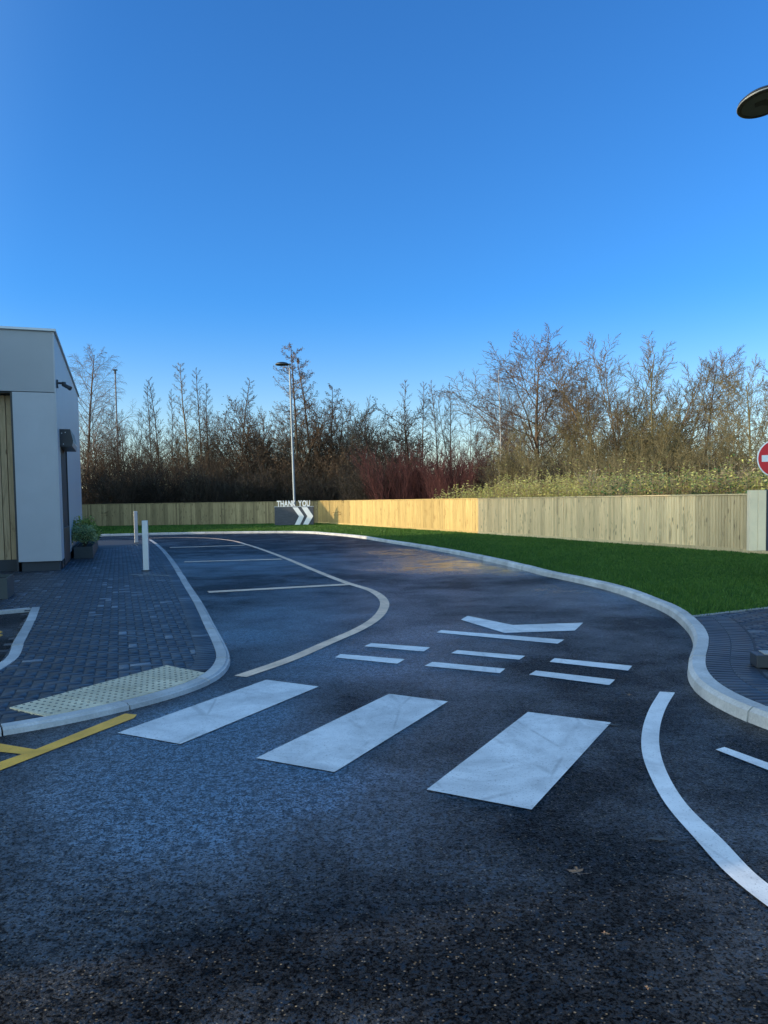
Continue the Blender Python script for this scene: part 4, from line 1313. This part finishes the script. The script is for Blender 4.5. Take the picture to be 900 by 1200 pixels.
T('oak', 1, 'oak_tree', 636, 388, 48, 'bark_brown', 'big spreading bare oak holding a bird nest', group=G2, wid=1.22)
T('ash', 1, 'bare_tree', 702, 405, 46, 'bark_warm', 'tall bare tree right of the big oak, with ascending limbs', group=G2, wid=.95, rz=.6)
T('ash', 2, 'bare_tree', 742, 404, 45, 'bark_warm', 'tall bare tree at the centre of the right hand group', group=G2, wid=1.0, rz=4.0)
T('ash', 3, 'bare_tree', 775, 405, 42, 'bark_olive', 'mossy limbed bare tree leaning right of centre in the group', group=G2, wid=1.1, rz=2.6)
T('ash', 1, 'bare_tree', 820, 422, 43, 'bark_brown', 'thin crowned bare tree between the leaning one and the edge tree', group=G2, wid=1.0, rz=3.6)
T('oak', 2, 'bare_tree', 880, 415, 38, 'bark_olive', 'bare tree with pale mossy trunk behind the no entry sign', group=G2, wid=.9)
T('ash', 2, 'bare_tree', 935, 418, 38, 'bark_warm', 'bare tree just outside the right edge', group=G2, wid=.9)
T('oak', 2, 'bare_tree', 668, 436, 56, 'bark_brown', 'finer bare tree between the oak and the tall right hand trees', group=G2, wid=.9, rz=2)
T('ash', 3, 'bare_tree', 617, 446, 56, 'bark_brown', 'small bare tree between the birches and the oak', group=G2, wid=.7, rz=5)
# nest
p = gd(650, 458, 48)
r = random.Random(2); tb = Tubes()
for k in range(90):
    a = Vector((r.gauss(0, 1), r.gauss(0, 1), r.gauss(0, .6))).normalized() * r.uniform(.12, .24); b = Vector((r.gauss(0, 1), r.gauss(0, 1), r.gauss(0, .6))).normalized() * r.uniform(.12, .24)
    a.z *= .6; b.z *= .6
    tb.add([a, (a + b) * .7, b], [.016, .016, .012], 3)
o = tb.build('bird_nest', M['bark_dark']); o.location = p; o.scale = (.8, .8, .8); tag(o, 'dark twiggy bird nest in the crown of the big oak', 'nest')

# thicket
rr = random.Random(21)
def shrubs(x0, x1, n, Yf, top0, top1, kind, bark, leaf, lab, seeds=(1, 2, 3), wid=1.0, grp=G3, name='thicket_shrub', cat='shrub', dY=4.0, z=.3):
    for k in range(n):
        px = x0 + (x1 - x0) * (k + rr.uniform(.2, .8)) / n
        Y = Yf(px) + rr.uniform(0, dY)
        tree_h = rr.uniform(top0, top1)
        T(kind, rr.choice(seeds), name, px, tree_h, Y, bark, lab, cat, group=grp, leaf=leaf, wid=wid * rr.uniform(.85, 1.15), rz=rr.uniform(0, 6.28), z=z)
def fenceY(px):        # distance of the fence behind picture column px
    if px < 375: return 51.3
    for P, Q in ((FA, FB), (FB, FD)):
        for k in range(41):
            c = P.lerp(Q, k / 40)
            if 450 + 900 * c.x / c.y >= px: return c.y
    return 18
far = lambda px: 53.0
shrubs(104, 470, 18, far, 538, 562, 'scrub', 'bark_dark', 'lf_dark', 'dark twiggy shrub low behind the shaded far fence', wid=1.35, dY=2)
shrubs(104, 440, 16, lambda p_: 57, 512, 540, 'scrub', 'bark_brown', 'lf_brown', 'brown thicket shrub in the middle rank behind the far fence', wid=1.15, dY=3)
shrubs(150, 480, 11, lambda p_: 62, 484, 512, 'ash', 'bark_brown', 'lf_brown', 'taller brown thicket tree at the back behind the far fence', seeds=(1, 2, 3), wid=.95, dY=4, cat='tree', name='bare_tree')
shrubs(280, 460, 5, lambda p_: 60, 470, 495, 'thorn', 'bark_brown', 'lf_brown', 'tangled brown thorn tree at the back above the fence corner', seeds=(1, 2), wid=.9, cat='tree', name='thorn_tree')
mid = lambda px: fenceY(px) + 9
shrubs(458, 582, 9, lambda p_: 43, 518, 540, 'dogwood', 'bark_red', 'lf_dark', 'red stemmed dogwood shrub behind the golden fence', seeds=(1, 2), wid=1.25, dY=4, name='dogwood_shrub', grp='red dogwood shrubs')
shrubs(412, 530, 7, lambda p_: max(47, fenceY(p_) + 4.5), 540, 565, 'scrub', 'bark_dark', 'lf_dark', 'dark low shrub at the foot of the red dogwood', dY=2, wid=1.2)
shrubs(592, 905, 9, lambda p_: max(34, fenceY(p_) + 11), 480, 512, 'thorn', 'bark_olive', 'lf_olive', 'olive twigged thorn bush beyond the right hand fence', seeds=(1, 2, 3), wid=.95, dY=5, cat='tree', name='thorn_tree')
shrubs(585, 905, 15, lambda p_: max(30, fenceY(p_) + 9), 510, 538, 'scrub', 'bark_olive', 'lf_olive', 'olive brown thicket shrub low beyond the right hand fence', wid=1.15, dY=4)
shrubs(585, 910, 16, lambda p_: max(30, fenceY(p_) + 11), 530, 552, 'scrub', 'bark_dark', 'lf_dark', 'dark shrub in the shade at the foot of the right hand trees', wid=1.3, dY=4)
shrubs(600, 900, 6, lambda p_: 50, 462, 492, 'ash', 'bark_brown', 'lf_brown', 'brown bare tree at the back of the right hand group', seeds=(1, 3), wid=.9, dY=6, cat='tree', name='bare_tree')

# far wood: a dense band of stems and dead leaves reading as one mass
tb = Tubes(); r = random.Random(9)
def woodtop(x):       # height of the far wood along its line
    return 3.2 + .7 * math.sin(x * .31) + .5 * math.sin(x * .83 + 1)
for k in range(5200):
    x = r.uniform(-36, 52); y = 72 + r.uniform(-4, 5) - max(0, x) * .35; 
    if -31 < x < -23.5 and r.random() < .8: continue
    h = woodtop(x) * r.uniform(.35, 1.15); lx, ly = r.gauss(0, .25) * h, r.gauss(0, .25) * h
    tb.add([Vector((x, y, 0)), Vector((x + lx * .4 + r.gauss(0, .1), y, h * .5)), Vector((x + lx, y + ly, h))], [.03, .022, .010], 3)
for k in range(60000):
    x = r.uniform(-36, 52); y = 72 + r.uniform(-4, 5) - max(0, x) * .35
    if -31 < x < -23.5 and r.random() < .85: continue
    c = Vector((x, y, woodtop(x) * r.uniform(.0, .92) + r.gauss(0, .1)))
    s_ = r.uniform(.04, .10)
    a = Vector((r.gauss(0,1), r.gauss(0,1), r.gauss(0,1))).normalized(); b = a.orthogonal().normalized() * s_ * .6; a = a * s_
    tb.quad(c - a, c + b, c + a, c - b)
me = tb.mesh('far_wood', [M['bark_dark'], M['lf_dark']])
tag(link('far_wood', me), 'dense dark winter wood far behind the fences', 'wood', kind='stuff')
# fields and a low far ridge
sheet('field', [(-220, 98), (-20, 98), (60, 98), (200, 98), (260, 420), (-260, 420)], .02, m_plain('winter field', (.16, .19, .06), .9, 0, .3, .05), kind='structure')
mb = MB(); n = 60; vs = []
for i in range(n + 1):
    x = -500 + 1000 * i / n; y = 430
    vs += [(x, y, 0), (x, y + 60, 9 + 3 * math.sin(i * .5) + 2 * math.sin(i * 1.7))]
mb.add(vs, [(2*i, 2*i+2, 2*i+3, 2*i+1) for i in range(n)])
tag(mb.build('hills', m_plain('distant wooded hills', (.05, .055, .05), .95, 0, .2, .05), fix=False), kind='structure')

# ------------------------------------------------------------------ rank growth behind the fence (nettles and bramble)
M['nettle'] = m_leaf('yellow green nettle leaves', [(.10, (.24, .27, .07)), (.35, (.50, .50, .13)), (.75, (.66, .59, .21)), (1, (.72, .58, .34))], .6, .35)
M['bramble'] = m_leaf('green bramble leaves', [(.15, (.018, .06, .02)), (.5, (.05, .14, .04)), (.85, (.16, .27, .06)), (1, (.36, .42, .12))], .4, .2)
M['straw'] = m_bark('dry straw stalks', (.28, .20, .11), (.48, .36, .22))
def growth(name, A, B, n, w0, w1, hf, mat, lab, seed, lsz, cat):
    r = random.Random(seed); tb = Tubes()
    d = (B - A); nn = Vector((-d.y, d.x)).normalized()
    if nn.x < 0: nn = -nn
    for k in range(n):
        t = r.random(); q = r.uniform(w0, w1)
        c = A + d * t + nn * q
        h = hf(t, c) * r.uniform(.72, 1.0 + .25 * (r.random() < .12)) * (.93 + .13 * math.sin(c.x * 1.9 + c.y * 1.3) )
        top = Vector((c.x + r.gauss(0, .10), c.y + r.gauss(0, .10), .34 + h))
        b0 = Vector((c.x, c.y, .34))
        tb.add([b0, b0.lerp(top, .5) + Vector((r.gauss(0, .03), r.gauss(0, .03), 0)), top], [.007, .006, .003], 3)
        for j in range(13):
            f = 1 - r.random() ** 1.6 * .75
            p = b0.lerp(top, f); a = r.uniform(0, 2*PI)
            dd_ = Vector((math.cos(a), math.sin(a), r.gauss(-.1, .4))).normalized(); w = dd_.cross(UP).normalized()
            w = (w + UP * r.gauss(0, .5)).normalized()
            l = lsz * r.uniform(.6, 1.3) * (1.1 - .45 * f); bw = l * .3
            tb.quad(p, p + dd_ * l * .45 + w * bw, p + dd_ * l, p + dd_ * l * .45 - w * bw)
    me = tb.mesh(name, [M['straw'], M[mat]], smooth=False)
    return tag(link(name, me), lab, cat, kind='stuff')
FAB = FA.lerp(FB, .60)
growth('nettle_growth', FAB, FB, 1700, .4, 4.5, lambda t, c: .9 + .95 * min(1, t * 1.5), 'nettle', 'sunlit yellow green nettles above the end of the golden fence', 31, .14, 'undergrowth')
growth('nettle_growth', FB, FC, 4300, .4, 4.5, lambda t, c: 2.15 - .30 * t, 'nettle', 'sunlit yellow green nettles above the grey fence', 32, .13, 'undergrowth')
growth('bramble_growth', FB.lerp(FC, .45), FD, 3600, .3, 3.2, lambda t, c: 1.85 - .12 * t, 'bramble', 'dark green brambles above the right end of the grey fence', 33, .12, 'undergrowth')
def dry_clump(px, py, Y, L, n, lean, seed, lab, spread=.3):
    r = random.Random(seed); tb = Tubes()
    p = gd(px, py, Y)
    for k in range(n):
        a = r.gauss(0, spread)
        d = Vector((math.sin(lean + a), r.gauss(0, .25), math.cos(lean + a))).normalized()
        l = L * r.uniform(.6, 1.05)
        p0 = Vector((r.gauss(0, .06), r.gauss(0, .1), 0)); p1 = p0 + d * l
        tb.add([p0, p0.lerp(p1, .5) + Vector((r.gauss(0,.02), 0, .02)), p1], [.010, .009, .006], 3)
        for j in range(16):
            c = p0.lerp(p1, r.uniform(.55, 1.08)); dd_ = (d + Vector((r.gauss(0, .4), r.gauss(0, .4), r.gauss(0, .4)))).normalized(); w = dd_.orthogonal().normalized() * .015
            e = dd_ * r.uniform(.05, .12)
            tb.quad(c, c + e * .5 + w, c + e, c + e * .5 - w)
    o = tb.build('dried_plume_grass', M['straw']); o.location = p
    return tag(o, lab, 'dried grass', 'clumps of dry stalks behind the fence')
M['plume'] = m_bark('pinkish plume', (.32, .20, .13), (.55, .40, .28))
dry_clump(693, 582, 27.5, .95, 18, .0, 1, 'upright tan plume of dry stalks above the grey fence')
dry_clump(803, 583, 22.5, .55, 14, .0, 2, 'small pinkish dry plume among the brambles')
dry_clump(828, 582, 22.2, .80, 14, .62, 3, 'thin leaning dry stalks left of the largest clump', .2)
dry_clump(843, 583, 21.8, 1.05, 60, .80, 4, 'largest clump of dry stalks leaning right beside the no entry sign', .22)
dry_clump(722, 581, 26.0, .55, 14, .1, 5, 'small dry plume right of the upright tan one')
dry_clump(640, 582, 30.0, .6, 10, .1, 6, 'small dry plume above the left of the grey fence')

# ------------------------------------------------------------------ light
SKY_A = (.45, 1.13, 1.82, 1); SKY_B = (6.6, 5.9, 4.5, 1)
SAZ, SEL = R(13.6), R(14.0)        # direction the light travels: azimuth from +X towards +Y
d = Vector((math.cos(SAZ) * math.cos(SEL), math.sin(SAZ) * math.cos(SEL), -math.sin(SEL)))
sl = bpy.data.lights.new('sun', 'SUN'); sl.energy = 4.6; sl.angle = R(.53); sl.color = (1.0, .81, .55)
so = bpy.data.objects.new('sun', sl); col.objects.link(so)
so.rotation_euler = d.to_track_quat('-Z', 'Y').to_euler()
w = bpy.data.worlds.new('World'); scene.world = w; w.use_nodes = True
nt = w.node_tree; bg = nt.nodes['Background']
sky = nt.nodes.new('ShaderNodeTexSky'); sky.sky_type = 'NISHITA'; sky.sun_disc = False
sky.sun_elevation = SEL
sky.sun_rotation = math.atan2(-d.x, -d.y)
sky.altitude = 100; sky.air_density = 1.0; sky.dust_density = .4; sky.ozone_density = 3.0
def wn(typ, **kw):
    n_ = nt.nodes.new(typ)
    for k_, v_ in kw.items(): setattr(n_, k_, v_)
    return n_
# sky tint: blue in view, boosted warm and bright out of frame for fill
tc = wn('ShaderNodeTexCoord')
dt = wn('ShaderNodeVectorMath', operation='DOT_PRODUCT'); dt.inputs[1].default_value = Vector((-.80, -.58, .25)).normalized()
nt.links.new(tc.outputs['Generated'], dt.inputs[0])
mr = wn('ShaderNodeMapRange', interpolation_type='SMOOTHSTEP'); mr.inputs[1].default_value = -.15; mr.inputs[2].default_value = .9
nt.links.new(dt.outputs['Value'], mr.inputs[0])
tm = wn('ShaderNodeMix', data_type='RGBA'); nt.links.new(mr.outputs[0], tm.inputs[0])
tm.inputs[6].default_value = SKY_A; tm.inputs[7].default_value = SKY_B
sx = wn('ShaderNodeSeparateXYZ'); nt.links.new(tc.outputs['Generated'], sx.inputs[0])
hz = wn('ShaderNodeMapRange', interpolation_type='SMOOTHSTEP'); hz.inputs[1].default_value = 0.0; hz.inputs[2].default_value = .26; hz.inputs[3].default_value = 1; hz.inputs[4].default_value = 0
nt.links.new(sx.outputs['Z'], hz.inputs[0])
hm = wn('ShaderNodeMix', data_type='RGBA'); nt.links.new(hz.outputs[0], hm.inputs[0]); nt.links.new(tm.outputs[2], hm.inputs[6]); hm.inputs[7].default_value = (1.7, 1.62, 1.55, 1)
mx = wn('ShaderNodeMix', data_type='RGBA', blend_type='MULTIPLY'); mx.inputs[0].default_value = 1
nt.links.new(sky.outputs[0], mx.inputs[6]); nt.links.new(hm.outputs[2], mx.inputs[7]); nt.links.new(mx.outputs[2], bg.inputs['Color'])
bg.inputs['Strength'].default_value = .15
scene.view_settings.view_transform = 'Standard'
scene.view_settings.look = 'None'
scene.view_settings.exposure = 0
scene.view_settings.gamma = 1
scene.render.engine = 'CYCLES'
scene.cycles.max_bounces = 6
scene.cycles.transparent_max_bounces = 4
scene.cycles.use_denoising = True
